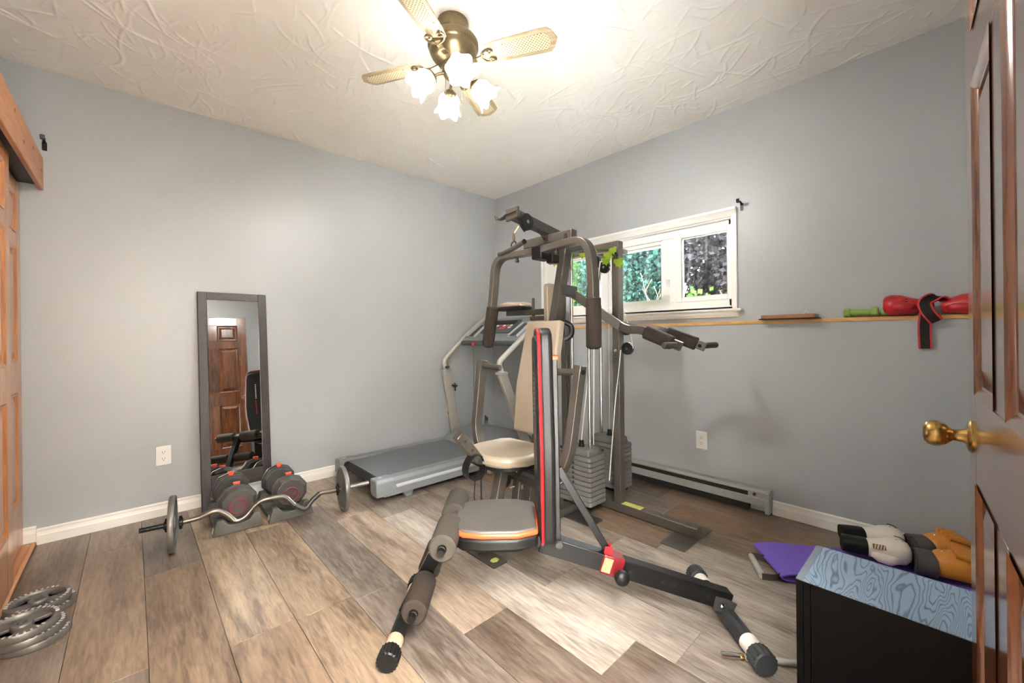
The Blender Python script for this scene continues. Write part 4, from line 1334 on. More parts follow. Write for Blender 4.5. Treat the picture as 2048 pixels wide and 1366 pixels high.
for t in (0.06, 0.12, 0.30, 0.36, 0.53, 0.575):
    p = V((-0.012, 0.025, 0.080)).lerp(V((0.66, 0.025, 0.300)), t)
    MB().lathe([(0.0065, 0), (0.0065, 0.0008)], p, (0, 1, 0), 12).build('pin_hole', M['slot'], sp)
MB().sweep([(0.05, 0.027, 0.085), (0.012, 0.027, 0.075), (-0.02, 0.027, 0.058)], RECT(0.004, 0.05), up=(0, 0, 1)).build('foot_bracket', M['steeldark'], bench, bevel=0.002)
MB().lathe([(0.011, 0), (0.010, 0.006), (0.005, 0.009)], (0.022, 0.029, 0.078), (0, 1, 0), 6).build('bolt', M['chrome'], bench)
MB().bar((0.64, 0, 0.306), (0.985, 0, 0.335), 0.048, 0.045).build('seat_beam', M['blackmetal'], bench, bevel=0.003)
MB().bar((0.975, 0, 0.372), (1.145, 0, 0.055), 0.045, 0.05, up=(1, 0, 0.3)).build('front_leg', M['blackmetal'], bench, bevel=0.003)
MB().bar((0.955, 0, 0.398), (1.00, 0, 0.378), 0.060, 0.012).build('leg_cover', M['steel'], bench, bevel=0.003)
# foam rollers
for x, zc, r in ((0.978, 0.378, 0.043), (1.068, 0.180, 0.040)):
    ax = MB().cyl((x, -0.235, zc), (x, 0.235, zc), 0.012, seg=14).build('roller_axle', M['blackmetal'], bench)
    for s in (-1, 1):
        MB().tube([(x, s * 0.035, zc), (x, s * 0.040, zc), (x, s * 0.200, zc), (x, s * 0.206, zc)], [r - 0.005, r, r, r - 0.006], 28).build('foam_roller', M['foamgrey'] if zc > .3 else M['foam'], bench)
        MB().lathe([(0.015, 0), (0.014, 0.010), (0.008, 0.013)], (x, s * 0.206, zc), (0, s, 0), 16).build('end_plug', M['black'], bench)
# seat pad
sp2 = [(0.955, -0.098), (0.965, -0.06), (0.968, 0.0), (0.965, 0.06), (0.955, 0.098), (0.925, 0.128), (0.86, 0.140), (0.745, 0.140), (0.674, 0.110), (0.672, 0.0), (0.674, -0.110), (0.745, -0.140), (0.86, -0.140), (0.925, -0.128)]
def scaled(poly, k, cx, cy=0):
    return [((x - cx) * k + cx, (y - cy) * k + cy) for x, y in poly]
se = MB().prism(sp2, 0.046, Matrix.Translation((0, 0, 0.328))).build('seat_pad', M['blackvinyl'], bench, bevel=0.012, bseg=3)
MB().prism(scaled(sp2, 1.006, 0.83), 0.020, Matrix.Translation((0, 0, 0.372))).build('colour_band', M['orangeband'], se, bevel=0.008, bseg=3)
MB().prism(scaled(sp2, 0.972, 0.83), 0.012, Matrix.Translation((0, 0, 0.386))).build('top_panel', M['greyvinyl'], se, bevel=0.006, bseg=3)
# backrest pad
bp_poly = [(-0.075, -0.36), (0.075, -0.36), (0.098, -0.34), (0.132, -0.10), (0.135, 0.0), (0.112, 0.33), (0.095, 0.372), (0.06, 0.385), (-0.06, 0.385), (-0.095, 0.372), (-0.112, 0.33), (-0.135, 0.0), (-0.132, -0.10), (-0.098, -0.34)]
T = frame_of((0, 1, 0), (0.012, 0, 1), (1, 0, -0.012), (0.615, 0, 0.678))
bk = MB().prism(bp_poly, 0.050, T).build('backrest_pad', M['blackvinyl'], bench, bevel=0.016, bseg=4)
edge = [T @ V((x, y, 0.046)) for x, y in scaled(bp_poly, 0.985, 0)]
MB().tube(edge, 0.006, 8, closed=True).build('piping', M['red'], bk)
MB().prism(scaled(bp_poly, 0.93, 0), 0.018, T @ Matrix.Translation((0, 0, 0.042))).build('front_panel', M['blackvinyl'], bk, bevel=0.010, bseg=3)
b = MB()
for k in range(9):
    b.prism(rrect(0.012, 0.012, 0.002), 0.0006, T @ Matrix.Translation((0.0, 0.08 + k * 0.018, 0.0602)))
b.build('white_lettering', M['tape'], bk)['kind'] = 'stuff'
b = MB()
b.prism([(-0.006, -0.10), (0.006, -0.10), (0.010, 0.06), (-0.002, 0.06)], 0.0006, T @ Matrix.Translation((0, 0, 0.0602)))
b.build('red_mark', M['red'], bk)
for s in (-1, 1):
    MB().bar((0.604, s * 0.045, 0.318), (0.610, s * 0.045, 0.962), 0.028, 0.024, up=(1, 0, 0)).build('backrest_rail', M['blackmetal'], bench, bevel=0.003)
MB().bar((0.606, -0.06, 0.958), (0.606, 0.06, 0.958), 0.024, 0.016).build('rail_clip', M['orange'], bench, bevel=0.003)
MB().cyl((0.600, -0.075, 0.318), (0.600, 0.075, 0.318), 0.010, seg=14).build('hinge_pin', M['steeldark'], bench)
MB().lathe([(0.014, 0), (0.012, 0.006)], (0.600, 0.066, 0.318), (0, 1, 0), 16).build('bolt', M['steeldark'], bench)
# strut down to the red slider
MB().bar((0.592, 0.0, 0.560), (0.425, 0.0, 0.272), 0.018, 0.026, up=(1, 0, 0)).build('strut', M['blackmetal'], bench, bevel=0.002)
c = V((-0.012, 0, 0.080)).lerp(V((0.66, 0, 0.300)), 0.625)
M['slider'] = mat('dark red enamel', '#620f14', rough=0.4, var=0.06, spec=0.35)
sl = MB().bar(c - dsp * 0.040, c + dsp * 0.040, 0.060, 0.070).build('slider', M['slider'], bench, bevel=0.006)
MB().bar(c + dsp * 0.004 + V((0, 0.0302, 0)), c + dsp * 0.036 + V((0, 0.0302, 0)), 0.002, 0.050).build('warning_sticker', M['orangetape'] if 'orangetape' in M else M.setdefault('orangetape', mat('orange and cream sticker', '#a5541c', rough=0.5, col2='#b9a67c', scale=90, stretch=(4, 1, 0.2))), sl)
MB().lathe([(0.008, 0), (0.008, 0.012), (0.022, 0.018), (0.026, 0.028), (0.025, 0.040), (0.018, 0.048), (0.0, 0.050)], c + V((0, 0.030, 0)) - dsp * 0.025 + V((0, 0, -0.012)), (0, 1, 0), 24).build('lock_knob', M['black'], bench, sharp=50)
MB().sweep([c + dsp * 0.012 + V((0, -0.016, 0.035)), c + dsp * 0.01 + V((0, -0.016, 0.062))], RECT(0.004, 0.03), up=(1, 0, 0)).build('slider_ear', M['red'], bench)
MB().sweep([c + dsp * 0.012 + V((0, 0.016, 0.035)), c + dsp * 0.01 + V((0, 0.016, 0.062))], RECT(0.004, 0.03), up=(1, 0, 0)).build('slider_ear', M['red'], bench)

# ================================================================ treadmill
tm = thing('treadmill', 'grey folding treadmill with a sloping console against the wall', 'treadmill', (-0.95, -0.45, 0))
mO = V(tm.location)
def T_():
    return MB(off=mO)
M['tmgrey'] = mat('slate grey plastic', '#75787b', rough=0.42, var=0.03)
M['tmdark'] = mat('charcoal plastic', '#45474a', rough=0.5, var=0.05)
M['tmlight'] = mat('light grey plastic', '#a6a8aa', rough=0.42, var=0.03)
M['belt'] = mat('grey running belt', '#62656a', rough=0.6, var=0.05, scale=60, bump=0.3, bscale=400)
Y0, Y1 = -0.785, -0.085
# side rails with a stepped section, belt between
def rail(yo, s):
    prof = [(0, 0.045), (0.0, 0.085), (0.010, 0.10), (0.010, 0.128), (0.022, 0.150), (0.085, 0.150), (0.085, 0.120), (0.02, 0.045)]
    T_().prism(prof, 1.13, frame_of((0, s, 0), (0, 0, 1), (1, 0, 0), (-1.585, yo, 0))).build('side_rail', M['tmgrey'], tm, sharp=25)
    T_().prism([(-0.0015, 0.088), (-0.0015, 0.096), (0.011, 0.106), (0.011, 0.098)], 1.05, frame_of((0, s, 0), (0, 0, 1), (1, 0, 0), (-1.50, yo, 0))).build('trim_strip', M['tmlight'], tm)
rail(Y0, 1)
rail(Y1, -1)
for yo, s in ((Y0, 1), (Y1, -1)):
    e = T_()
    e.prism([(-0.004, 0.050), (-0.004, 0.140), (0.012, 0.156), (0.092, 0.156), (0.092, 0.075), (0.070, 0.050)], 0.115, frame_of((0, s, 0), (0, 0, 1), (1, 0, 0), (-1.635, yo, 0)))
    ec = e.build('end_cap', M['tmgrey'], tm, bevel=0.010, bseg=3)
    T_().lim(-1.60, -1.575, min(yo + s * .045, yo + s * .065), max(yo + s * .045, yo + s * .065), 0.1555, 0.157).build('emblem', M['silver'], ec)
T_().lim(-1.575, -0.66, Y0 + 0.086, Y1 - 0.086, 0.118, 0.1385).build('running_belt', M['belt'], tm, bevel=0.006)
T_().cyl((-1.578, Y0 + 0.095, 0.113), (-1.578, Y1 - 0.095, 0.113), 0.026, seg=20).build('rear_roller', M['black'], tm)
T_().lim(-1.54, -0.66, Y0 + 0.09, Y1 - 0.09, 0.06, 0.10).build('deck_board', M['black'], tm)
for y in (-0.745, -0.135):
    T_().raw([(-1.46, y - 0.02, 0.06), (-1.36, y - 0.02, 0.06), (-1.385, y - 0.02, 0.0), (-1.425, y - 0.02, 0.0), (-1.46, y + 0.02, 0.06), (-1.36, y + 0.02, 0.06), (-1.385, y + 0.02, 0.0), (-1.425, y + 0.02, 0.0)],
             [(0, 1, 2, 3), (7, 6, 5, 4), (0, 4, 5, 1), (1, 5, 6, 2), (2, 6, 7, 3), (3, 7, 4, 0)]).build('rear_foot', M['tmgrey'], tm, bevel=0.003)
# motor hood
T_().loft([((-0.735, -0.435, 0.14), 0.26, 0.010), ((-0.70, -0.435, 0.155), 0.30, 0.035), ((-0.58, -0.435, 0.165), 0.325, 0.055), ((-0.42, -0.435, 0.160), 0.33, 0.066), ((-0.26, -0.435, 0.150), 0.33, 0.06), ((-0.215, -0.435, 0.14), 0.31, 0.04)], power=4.5, seg=32).build('motor_hood', M['tmgrey'], tm)
T_().lim(-0.70, -0.20, -0.80, -0.07, 0.035, 0.075).build('front_frame', M['tmlight'], tm, bevel=0.006)
for y in (-0.80, -0.07):
    T_().bar((-0.76, y, 0.026), (-0.28, y, 0.026), 0.05, 0.046).build('base_foot', M['silver'], tm, bevel=0.005)
# uprights: flat tube below, round handrail above
def upright(yb, yt, xb, xm, zm, x2, z2, x3, z3):
    up = T_().sweep([(xb, yb, 0.04), (xm, yt, zm)], RECT(0.032, 0.075), up=(1, 0, 0)).build('upright', M['silver'], tm, bevel=0.004)
    T_().box((xm, yt, zm), (0.09, 0.046, 0.022)).build('collar', M['tmlight'], up, bevel=0.003)
    T_().tube(fillet([(xm, yt, zm), (xm - 0.035, yt, zm + 0.085), (x2, yt, z2), (x3, yt, z3)], 0.09, 7), 0.0205, 16).build('handrail', M['silver'], up)
upright(-0.84, -0.84, -0.345, -0.655, 0.752, -0.455, 1.005, -0.15, 1.22)
upright(-0.075, -0.085, -0.53, -0.655, 0.735, -0.43, 1.045, -0.15, 1.25)
T_().cyl((-0.668, -0.085, 0.765), (-0.668, -0.145, 0.77), 0.011, seg=12).build('lock_knob', M['tmdark'], tm)
b = T_()
b.tube([(-0.60, -0.10, 0.60), (-0.585, -0.125, 0.585), (-0.57, -0.13, 0.60)], 0.010, 8)
b.tube([(-0.588, -0.12, 0.62), (-0.588, -0.13, 0.55)], 0.006, 8)
b.build('incline_latch', M['black'], tm)
# console
cu = V((0.30, 0, 0.205)).normalized()
cn = V((-cu.z, 0, cu.x))
C0 = V((-0.475, -0.4625, 0.985))
A = frame_of((0, 1, 0), cu, cn, C0)
co = T_().prism([(-0.36, 0.0), (0.36, 0.0), (0.372, 0.05), (0.36, 0.30), (0.30, 0.36), (-0.30, 0.36), (-0.36, 0.30), (-0.372, 0.05)], 0.045, A @ Matrix.Translation((0, 0, -0.02))).build('console', M['tmgrey'], tm, bevel=0.010, bseg=3)
T_().prism(rrect(0.40, 0.20, 0.02), 0.010, A @ Matrix.Translation((0.0, 0.20, 0.024))).build('display_panel', M['tmdark'], co, bevel=0.003)
T_().prism(rrect(0.30, 0.055, 0.006), 0.003, A @ Matrix.Translation((0.0, 0.255, 0.0345))).build('display_screen', M['black'], co)
M['btnred'] = mat('red console button', '#cf2f2c', rough=0.4, var=0.04)
M['btngreen'] = mat('green console button', '#2f8f6a', rough=0.4, var=0.04)
for i, (x, y, w, mm_) in enumerate(((-0.055, 0.165, 0.075, 'btnred'), (0.055, 0.165, 0.055, 'btngreen'), (-0.135, 0.175, 0.035, 'white'), (0.125, 0.175, 0.035, 'white'),
                                    (-0.135, 0.205, 0.03, 'white'), (-0.09, 0.205, 0.03, 'btnred'), (-0.045, 0.205, 0.03, 'white'), (0.0, 0.205, 0.03, 'btnred'), (0.045, 0.205, 0.03, 'white'), (0.09, 0.205, 0.03, 'btngreen'))):
    T_().prism(rrect(w, 0.022 if i > 1 else 0.032, 0.004), 0.003, A @ Matrix.Translation((x, y, 0.0345))).build('button', M[mm_], co)
# book ledge and the side trays with raised rims
for s in (-1, 1):
    rim = [(s * 0.225, 0.045), (s * 0.335, 0.045), (s * 0.335, 0.25), (s * 0.245, 0.25)]
    T_().tube([A @ V((x, y, 0.030)) for x, y in rim], 0.012, 10, closed=True).build('tray_rim', M['tmlight'], co)
    T_().prism([(min(a, c2), d) for a, c2, d in ((s * 0.235, s * 0.235, 0.055), (s * 0.325, s * 0.325, 0.055), (s * 0.325, s * 0.325, 0.24), (s * 0.252, s * 0.252, 0.24))], 0.002, A @ Matrix.Translation((0, 0, 0.0255))).build('tray', M['tmdark'], co)
T_().tube([A @ V((-0.375, 0.0, 0.0)), A @ V((-0.30, -0.012, 0.0)), A @ V((0.30, -0.012, 0.0)), A @ V((0.375, 0.0, 0.0))], 0.020, 14, smooth=4).build('grip_bar', M['tmdark'], co)
T_().box(A @ V((0.165, -0.03, 0.004)), (0.03, 0.03, 0.03)).build('safety_key', M['btnred'], co, bevel=0.006)
sk = A @ V((0.165, -0.04, 0.0))
T_().tube([sk, sk + V((0, 0, -0.35)), sk + V((0.004, 0.002, -0.58))], 0.0016, 6).build('safety_cord', M['darkcable'], tm)
T_().tube([sk + V((0.004, 0.002, -0.58)), sk + V((0.010, 0.006, -0.60)), sk + V((0.004, 0.004, -0.63)), sk + V((-0.004, 0.0, -0.60))], 0.0025, 6, closed=True).build('safety_clip', M['black'], tm)
# power cord from the outlet
b = T_()
b.lim(-0.590, -0.562, -0.040, -0.0075, 0.322, 0.348)
b.tube([(-0.576, -0.038, 0.335), (-0.572, -0.060, 0.32), (-0.562, -0.065, 0.24), (-0.55, -0.062, 0.17), (-0.54, -0.06, 0.06)], 0.004, 8, smooth=5)
b.build('power_cord', M['darkcable'], tm)
b = T_()
b.tube([(-0.36, -0.30, 0.246), (-0.33, -0.24, 0.285), (-0.27, -0.19, 0.275), (-0.24, -0.16, 0.235)], 0.004, 8, smooth=5)
b.tube([(-0.37, -0.28, 0.246), (-0.31, -0.21, 0.30), (-0.26, -0.17, 0.26), (-0.25, -0.15, 0.23)], 0.004, 8, smooth=5)
b.build('cord_loop', M['darkcable'], tm)

# ================================================================ curl barbell on the floor
bb = thing('curl_barbell', 'curl barbell with one grey plate at each end lying before the mirror', 'barbell', (-2.19, -0.632, 0))
bO = V(bb.location)
A0, A1 = V((-2.704, -0.567, 0.135)), V((-1.647, -0.701, 0.133))
dr = (A1 - A0).normalized()
side = V((0, 0, 1)).cross(dr).normalized()
def onbar(x, dz):
    t = (x - A0.x) / (A1.x - A0.x)
    return A0.lerp(A1, t) + V((0, 0, dz)) - side * (0.25 * abs(min(dz, 0)))
pts = [onbar(-2.56, 0), onbar(-2.48, 0.004), onbar(-2.42, 0.022), onbar(-2.375, 0.000), onbar(-2.335, -0.046), onbar(-2.29, -0.040), onbar(-2.25, 0.0), onbar(-2.215, 0.025), onbar(-2.155, 0.027), onbar(-2.10, 0.018), onbar(-2.055, -0.035), onbar(-2.005, -0.064), onbar(-1.965, -0.030), onbar(-1.925, -0.002), onbar(-1.86, -0.004), onbar(-1.80, 0.0)]
MB(off=bO).tube(pts, 0.0125, 14, smooth=4).build('bent_bar', M['bargrey'] if 'bargrey' in M else M.setdefault('bargrey', mat('worn grey steel', '#6b645c', rough=0.3, metal=0.8, var=0.1)), bb)
for i0, i1 in ((1, 5), (10, 14)):
    MB(off=bO).tube(pts[i0:i1], 0.0142, 14, smooth=4).build('grip_sleeve', M['steeldark'] if i0 > 5 else M['bargrey'], bb)
def screw(p0, p1, m):
    b = MB(off=bO)
    n = 26
    d = V(p1) - V(p0)
    for k in range(n):
        b.cyl(V(p0) + d * (k / n), V(p0) + d * ((k + 0.45) / n), 0.0125, seg=12)
        b.cyl(V(p0) + d * ((k + 0.45) / n), V(p0) + d * ((k + 1) / n), 0.0100, seg=12)
    return b.build('threaded_end', m, bb)
screw(A0, A0 + dr * 0.125, M['blackmetal'])
screw(A1 - dr * 0.155, A1, M['chrome'])
def bar_plate(x, r):
    c = onbar(x, 0)
    c.z = r + 0.001
    p = MB(off=bO).lathe([(0.016, -0.012), (0.030, -0.012), (0.034, -0.007), (r - 0.022, -0.006), (r - 0.016, -0.012), (r - 0.003, -0.012), (r, -0.008), (r, 0.008), (r - 0.003, 0.012), (r - 0.016, 0.012), (r - 0.022, 0.006), (0.034, 0.007), (0.030, 0.012), (0.016, 0.012), (0.016, -0.012)], c, dr, 40)
    return p.build('weight_plate', M['iron'], bb, sharp=45)
bar_plate(-2.583, 0.134)
bar_plate(-1.798, 0.132)
for x, s in ((-2.598, -1), (-2.560, 1), (-1.820, -1), (-1.776, 1)):
    c = onbar(x, 0)
    b = MB(off=bO).lathe([(0.017, 0), (0.023, 0.003), (0.023, 0.014), (0.017, 0.018)], c, dr * s, 16)
    for k in range(4):
        a = k * math.pi / 2
        e1 = dr.cross(V((0, 0, 1))).normalized()
        e2 = dr.cross(e1)
        q = c + dr * s * 0.008
        b.cyl(q, q + (e1 * math.cos(a) + e2 * math.sin(a)) * 0.032, 0.006, seg=8)
    b.build('collar', M['black'], bb)

# ================================================================ selector dumbbells in their trays
M['dbgrey'] = mat('charcoal moulded plastic', '#3a3735', rough=0.42, var=0.06)
M['traygrey'] = mat('dark grey tray plastic', '#4b4844', rough=0.5, var=0.05)
DODEC = [(math.cos(R(18 + 36 * k)), math.sin(R(18 + 36 * k))) for k in range(10)]
def tray(label, loc, rz):
    o = thing('dumbbell_tray', label, 'tray', loc, rz)
    # side walls with a cradle notch, sloping outwards
    for s in (-1, 1):
        b = MB()
        y = s * 0.165
        out = [(-0.118, 0.0), (0.118, 0.0), (0.098, 0.078), (0.070, 0.080), (0.050, 0.050), (0.020, 0.043), (-0.020, 0.043), (-0.050, 0.050), (-0.070, 0.080), (-0.098, 0.078)]
        b.prism(out, 0.05, frame_of((1, 0, 0), (0, 0, 1), (0, -s, 0), (0, y + s * 0.025, 0)), taper=0.95)
        b.build('cradle', M['traygrey'], o, bevel=0.004)
    MB().lim(-0.105, 0.105, -0.16, 0.16, 0.0, 0.028).build('tray_floor', M['traygrey'], o, bevel=0.004)
    MB().prism(rrect(0.032, 0.026, 0.002), 0.0008, frame_of((0, -1, 0), (0.24, 0, 0.97), (-0.97, 0, 0.24), (-0.1125, -0.165, 0.030))).build('sticker', M['tape'], o)
    return o
def selector(label, loc, rz):
    o = thing('selector_dumbbell', label, 'dumbbell', loc, rz)
    zc = 0.138
    MB().cyl((0, -0.08, zc), (0, 0.08, zc), 0.016, seg=18).build('handle', M['steeldark'], o)
    for s in (-1, 1):
        hd = MB()
        for k, (y0, y1, r) in enumerate(((0.070, 0.088, 0.080), (0.089, 0.108, 0.086), (0.109, 0.128, 0.092), (0.129, 0.148, 0.097), (0.149, 0.172, 0.092))):
            poly = [(x * r, y * r) for x, y in DODEC]
            hd.prism(poly, y1 - y0 - 0.001, frame_of((s, 0, 0), (0, 0, 1), (0, -1 * -s, 0), (0, s * y0, zc)), taper=0.985 if k < 4 else 0.80)
        h = hd.build('plate_head', M['dbgrey'], o, bevel=0.002, sharp=25)
        fc = frame_of((-s, 0, 0), (0, 0, 1), (0, s, 0), (0, s * 0.1715, zc - 0.012))
        ringp = [fc @ V((0.040 * math.cos(a), 0.040 * math.sin(a), 0.0015)) for a in [2 * math.pi * q / 32 for q in range(32)]]
        MB().tube(ringp, 0.0028, 6, closed=True).build('red_ring', M['red'], h)
        b = MB()
        for q in range(7):
            b.prism([(-0.030 + q * 0.009, -0.008 + q * 0.001), (-0.025 + q * 0.009, -0.008 + q * 0.001), (-0.023 + q * 0.009, 0.004 + q * 0.001), (-0.028 + q * 0.009, 0.004 + q * 0.001)], 0.0012, fc)
        b.build('red_lettering', M['red'], h)['kind'] = 'stuff'
        b = MB()
        b.prism([(-0.010, 0.0), (0.010, 0.0), (0.017, 0.022), (-0.017, 0.022)], 0.020, frame_of((1, 0, 0), (0, 0, 1), (0, -1, 0), (0, s * 0.118 + 0.010, zc + 0.082)))
        b.build('selector_tab', M['orange'], o, bevel=0.003)
        MB().lim(-0.012, 0.012, s * 0.128 - 0.014, s * 0.128 + 0.014, zc + 0.074, zc + 0.088).build('selector_slot', M['black'], o)
    return o
for lx, ly, rz, wh in ((-2.297, -0.365, R(-3), 'left of the pair, half hidden by the mirror leg'), (-2.052, -0.395, R(-1), 'right of the pair')):
    pass
tray('dark grey dumbbell tray standing right in front of the mirror leg', (-2.300, -0.372, 0), R(-2))
tray('dark grey dumbbell tray with an orange and white sticker beside the other tray', (-2.050, -0.398, 0), R(-1))
selector('charcoal selector dumbbell with orange tabs in the tray before the mirror', (-2.300, -0.372, 0.006), R(-2))
selector('charcoal selector dumbbell with orange tabs in the tray nearer the treadmill', (-2.050, -0.398, 0.006), R(-1))

# ================================================================ loose weight plates by the closet
def iron_plate(label, loc, r, tilt, spin, group):
    o = thing('weight_plate', label, 'weight plate', loc, group=group)
    o.rotation_euler = (tilt[0], tilt[1], spin)
    b = MB()
    b.lathe([(0.014, 0.0), (0.026, 0.0), (0.028, 0.004), (0.030, 0.006)], seg=40)
    b.bm.clear()
    ring = MB().lathe([(r - 0.020, 0.0), (r - 0.002, 0.0), (r, 0.004), (r, 0.020), (r - 0.002, 0.024), (r - 0.014, 0.024), (r - 0.020, 0.018), (r - 0.020, 0.0)], seg=44)
    ring.build('rim', M['iron'], o, sharp=45)
    MB().lathe([(0.013, 0.002), (0.026, 0.002), (0.028, 0.006), (0.028, 0.019), (0.025, 0.023), (0.013, 0.023), (0.013, 0.002)], seg=28).build('hub', M['iron'], o, sharp=45)
    for k in range(3):
        a0 = R(120 * k)
        poly = []
        for j in range(9):
            a = a0 + R(8 + 64 * j / 8)
            poly.append(((r - 0.018) * math.cos(a), (r - 0.018) * math.sin(a)))
        for j in range(9):
            a = a0 + R(72 - 64 * j / 8)
            poly.append((0.026 * math.cos(a), 0.026 * math.sin(a)))
        MB().prism(poly, 0.010, Matrix.Translation((0, 0, 0.007))).build('web', M['iron'], o, bevel=0.002)
    b = MB()
    for k in range(34):
        if k % 17 > 12:
            continue
        a = 2 * math.pi * k / 34
        b.box(((r - 0.0085) * math.cos(a), (r - 0.0085) * math.sin(a), 0.0245), (0.009, 0.0055, 0.003), Matrix.Rotation(a, 3, 'Z'))
    b.build('raised_lettering', M['silver'], o)['kind'] = 'stuff'
    return o
g = 'loose weight plates by the closet'
iron_plate('grey iron weight plate at the bottom of the two-plate pile beside the closet', (-2.978, -0.792, 0.0), 0.088, (0, 0), 0.3, g)
iron_plate('grey iron weight plate on top of the two-plate pile beside the closet', (-2.992, -0.798, 0.027), 0.088, (0, 0), 1.0, g)
iron_plate('grey iron weight plate at the bottom of the three-plate pile beside the closet', (-2.978, -1.010, 0.0), 0.090, (0, 0), 0.8, g)
iron_plate('grey iron weight plate in the middle of the three-plate pile beside the closet', (-2.990, -1.018, 0.027), 0.090, (0, 0), 1.7, g)
iron_plate('grey iron weight plate on top of the three-plate pile beside the closet', (-3.004, -1.022, 0.054), 0.090, (0, 0), 0.1, g)

# ================================================================ things on the ledge
LZ = 1.112
fr = thing('wooden_frame', 'flat brown wooden picture frame lying on the ledge', 'picture frame', (-0.045, -2.56, LZ))
fO = V(fr.location)
M['framewood'] = wood('brown oak frame', '#6d4527', '#a06c3e', rough=0.4, axis='Y', scale=9)
MB(off=fO).lim(-0.098, 0.012, -2.700, -2.430, LZ, LZ + 0.006).build('backing_board', M['black'], fr, bevel=0.001)
for l in ((-0.092, -0.072, -2.690, -2.440), (-0.010, 0.010, -2.690, -2.440), (-0.072, -0.010, -2.690, -2.668), (-0.072, -0.010, -2.462, -2.440)):
    MB(off=fO).lim(*l, LZ + 0.0062, LZ + 0.026).build('frame_rail', M['framewood'], fr, bevel=0.002)
MB(off=fO).tube([(-0.04, -2.655, LZ + 0.026), (-0.04, -2.648, LZ + 0.040), (-0.04, -2.636, LZ + 0.034), (-0.04, -2.630, LZ + 0.026)], 0.0025, 6, smooth=3).build('hanging_clip', M['tape'], fr)

M['green'] = mat('green vinyl', '#86a34a', rough=0.45, var=0.05)
def hexdumb(label, loc, rz, l):
    o = thing('hand_dumbbell', label, 'dumbbell', loc, rz)
    zc = 0.024
    for s in (-1, 1):
        hexa = [(0.026 * math.cos(R(30 + 60 * k)), 0.026 * math.sin(R(30 + 60 * k))) for k in range(6)]
        MB().prism(hexa, 0.026, frame_of((1, 0, 0), (0, 0, 1), (0, -1, 0), (0, s * (l / 2 - 0.013) + 0.013, zc))).build('head', M['green'], o, bevel=0.006, bseg=3)
    MB().tube([(0, -l / 2 + 0.02, zc), (0, -l / 4, zc), (0, 0, zc), (0, l / 4, zc), (0, l / 2 - 0.02, zc)], [0.0135, 0.0155, 0.017, 0.0155, 0.0135], 18, smooth=3).build('handle', M['green'], o)
    return o
hexdumb('green vinyl hand dumbbell lying along the front of the ledge', (-0.012, -2.868, LZ), 0, 0.135)
hexdumb('green vinyl hand dumbbell tucked behind the red boxing glove', (-0.002, -3.005, LZ), 0, 0.12)

M['redleather'] = mat('red glove leather', '#b5222b', rough=0.36, var=0.08, scale=14, bump=0.2, bscale=60)
M['glovetext'] = mat('dark print', '#3a1214', rough=0.5)
def add_glove(o, off, base, tip, upv, sidev, m_body, m_cuff, sc, cuff=True, palm=None):
    """boxing glove: fist, thumb, wrist and cuff, from the wrist (base) to the knuckles (tip)"""
    base, tip, upv, sidev = V(base), V(tip), V(upv).normalized(), V(sidev).normalized()
    d = (tip - base)
    L_ = d.length
    t = d / L_
    upv = (upv - t * upv.dot(t)).normalized()
    b = MB(off=off)
    secs = [(base + d * 0.0, 0.036 * sc, 0.030 * sc), (base + d * 0.12, 0.042 * sc, 0.036 * sc), (base + d * 0.32, 0.050 * sc, 0.042 * sc), (base + d * 0.55 + upv * 0.006 * sc, 0.058 * sc, 0.050 * sc),
            (base + d * 0.75 + upv * 0.006 * sc, 0.060 * sc, 0.053 * sc), (base + d * 0.90 + upv * 0.002 * sc, 0.053 * sc, 0.047 * sc), (base + d * 0.975, 0.036 * sc, 0.032 * sc), (base + d, 0.012 * sc, 0.010 * sc)]
    b.loft(secs, up=upv, seg=24, power=2.3)
    fist = b.build('fist', m_body, o, sharp=80)
    b = MB(off=off)
    p0 = base + d * 0.18 + sidev * 0.040 * sc
    b.loft([(p0, 0.012 * sc, 0.012 * sc), (p0 + d * 0.12 + sidev * 0.016 * sc, 0.021 * sc, 0.021 * sc), (p0 + d * 0.32 + sidev * 0.022 * sc, 0.024 * sc, 0.023 * sc), (p0 + d * 0.46 + sidev * 0.010 * sc, 0.019 * sc, 0.019 * sc), (p0 + d * 0.53, 0.008 * sc, 0.008 * sc)], up=upv, seg=16)
    b.build('thumb', m_body, o, sharp=80)
    # knuckle creases
    b = MB(off=off)
    for k in (-1, 0, 1):
        q = [base + d * u + sidev * k * 0.024 * sc + upv * h * sc for u, h in ((0.70, 0.0585), (0.84, 0.054), (0.93, 0.044))]
        b.tube(q, 0.0016 * sc, 6)
    b.build('crease', m_cuff, fist)['kind'] = 'stuff'
    if cuff:
        b = MB(off=off)
        b.loft([(base + d * 0.10, 0.043 * sc, 0.036 * sc), (base + d * 0.02, 0.044 * sc, 0.037 * sc), (base - t * 0.05 * sc, 0.044 * sc, 0.036 * sc), (base - t * 0.075 * sc, 0.043 * sc, 0.034 * sc), (base - t * 0.075 * sc, 0.036 * sc, 0.028 * sc), (base - t * 0.03 * sc, 0.034 * sc, 0.026 * sc)], up=upv, seg=24, power=2.6)
        b.build('cuff', m_cuff, o, sharp=50)
    return fist
# red glove, fist towards the green dumbbells
rg1 = thing('boxing_glove', 'red boxing glove resting on the ledge with its fist by the green dumbbells', 'glove', (-0.03, -3.02, LZ))
fist = add_glove(rg1, V(rg1.location), (-0.018, -3.085, LZ + 0.045), (-0.028, -2.952, LZ + 0.048), (-0.35, 0, 1), (-1, 0, -0.1), M['redleather'], M['redleather'], 0.92, cuff=False)
b = MB(off=rg1.location)
for k in range(8):
    b.box((-0.0845, -3.028 - (k % 2) * 0.010, LZ + 0.030 + k * 0.0065), (0.002, 0.010, 0.004))
b.build('black_lettering', M['glovetext'], rg1)['kind'] = 'stuff'
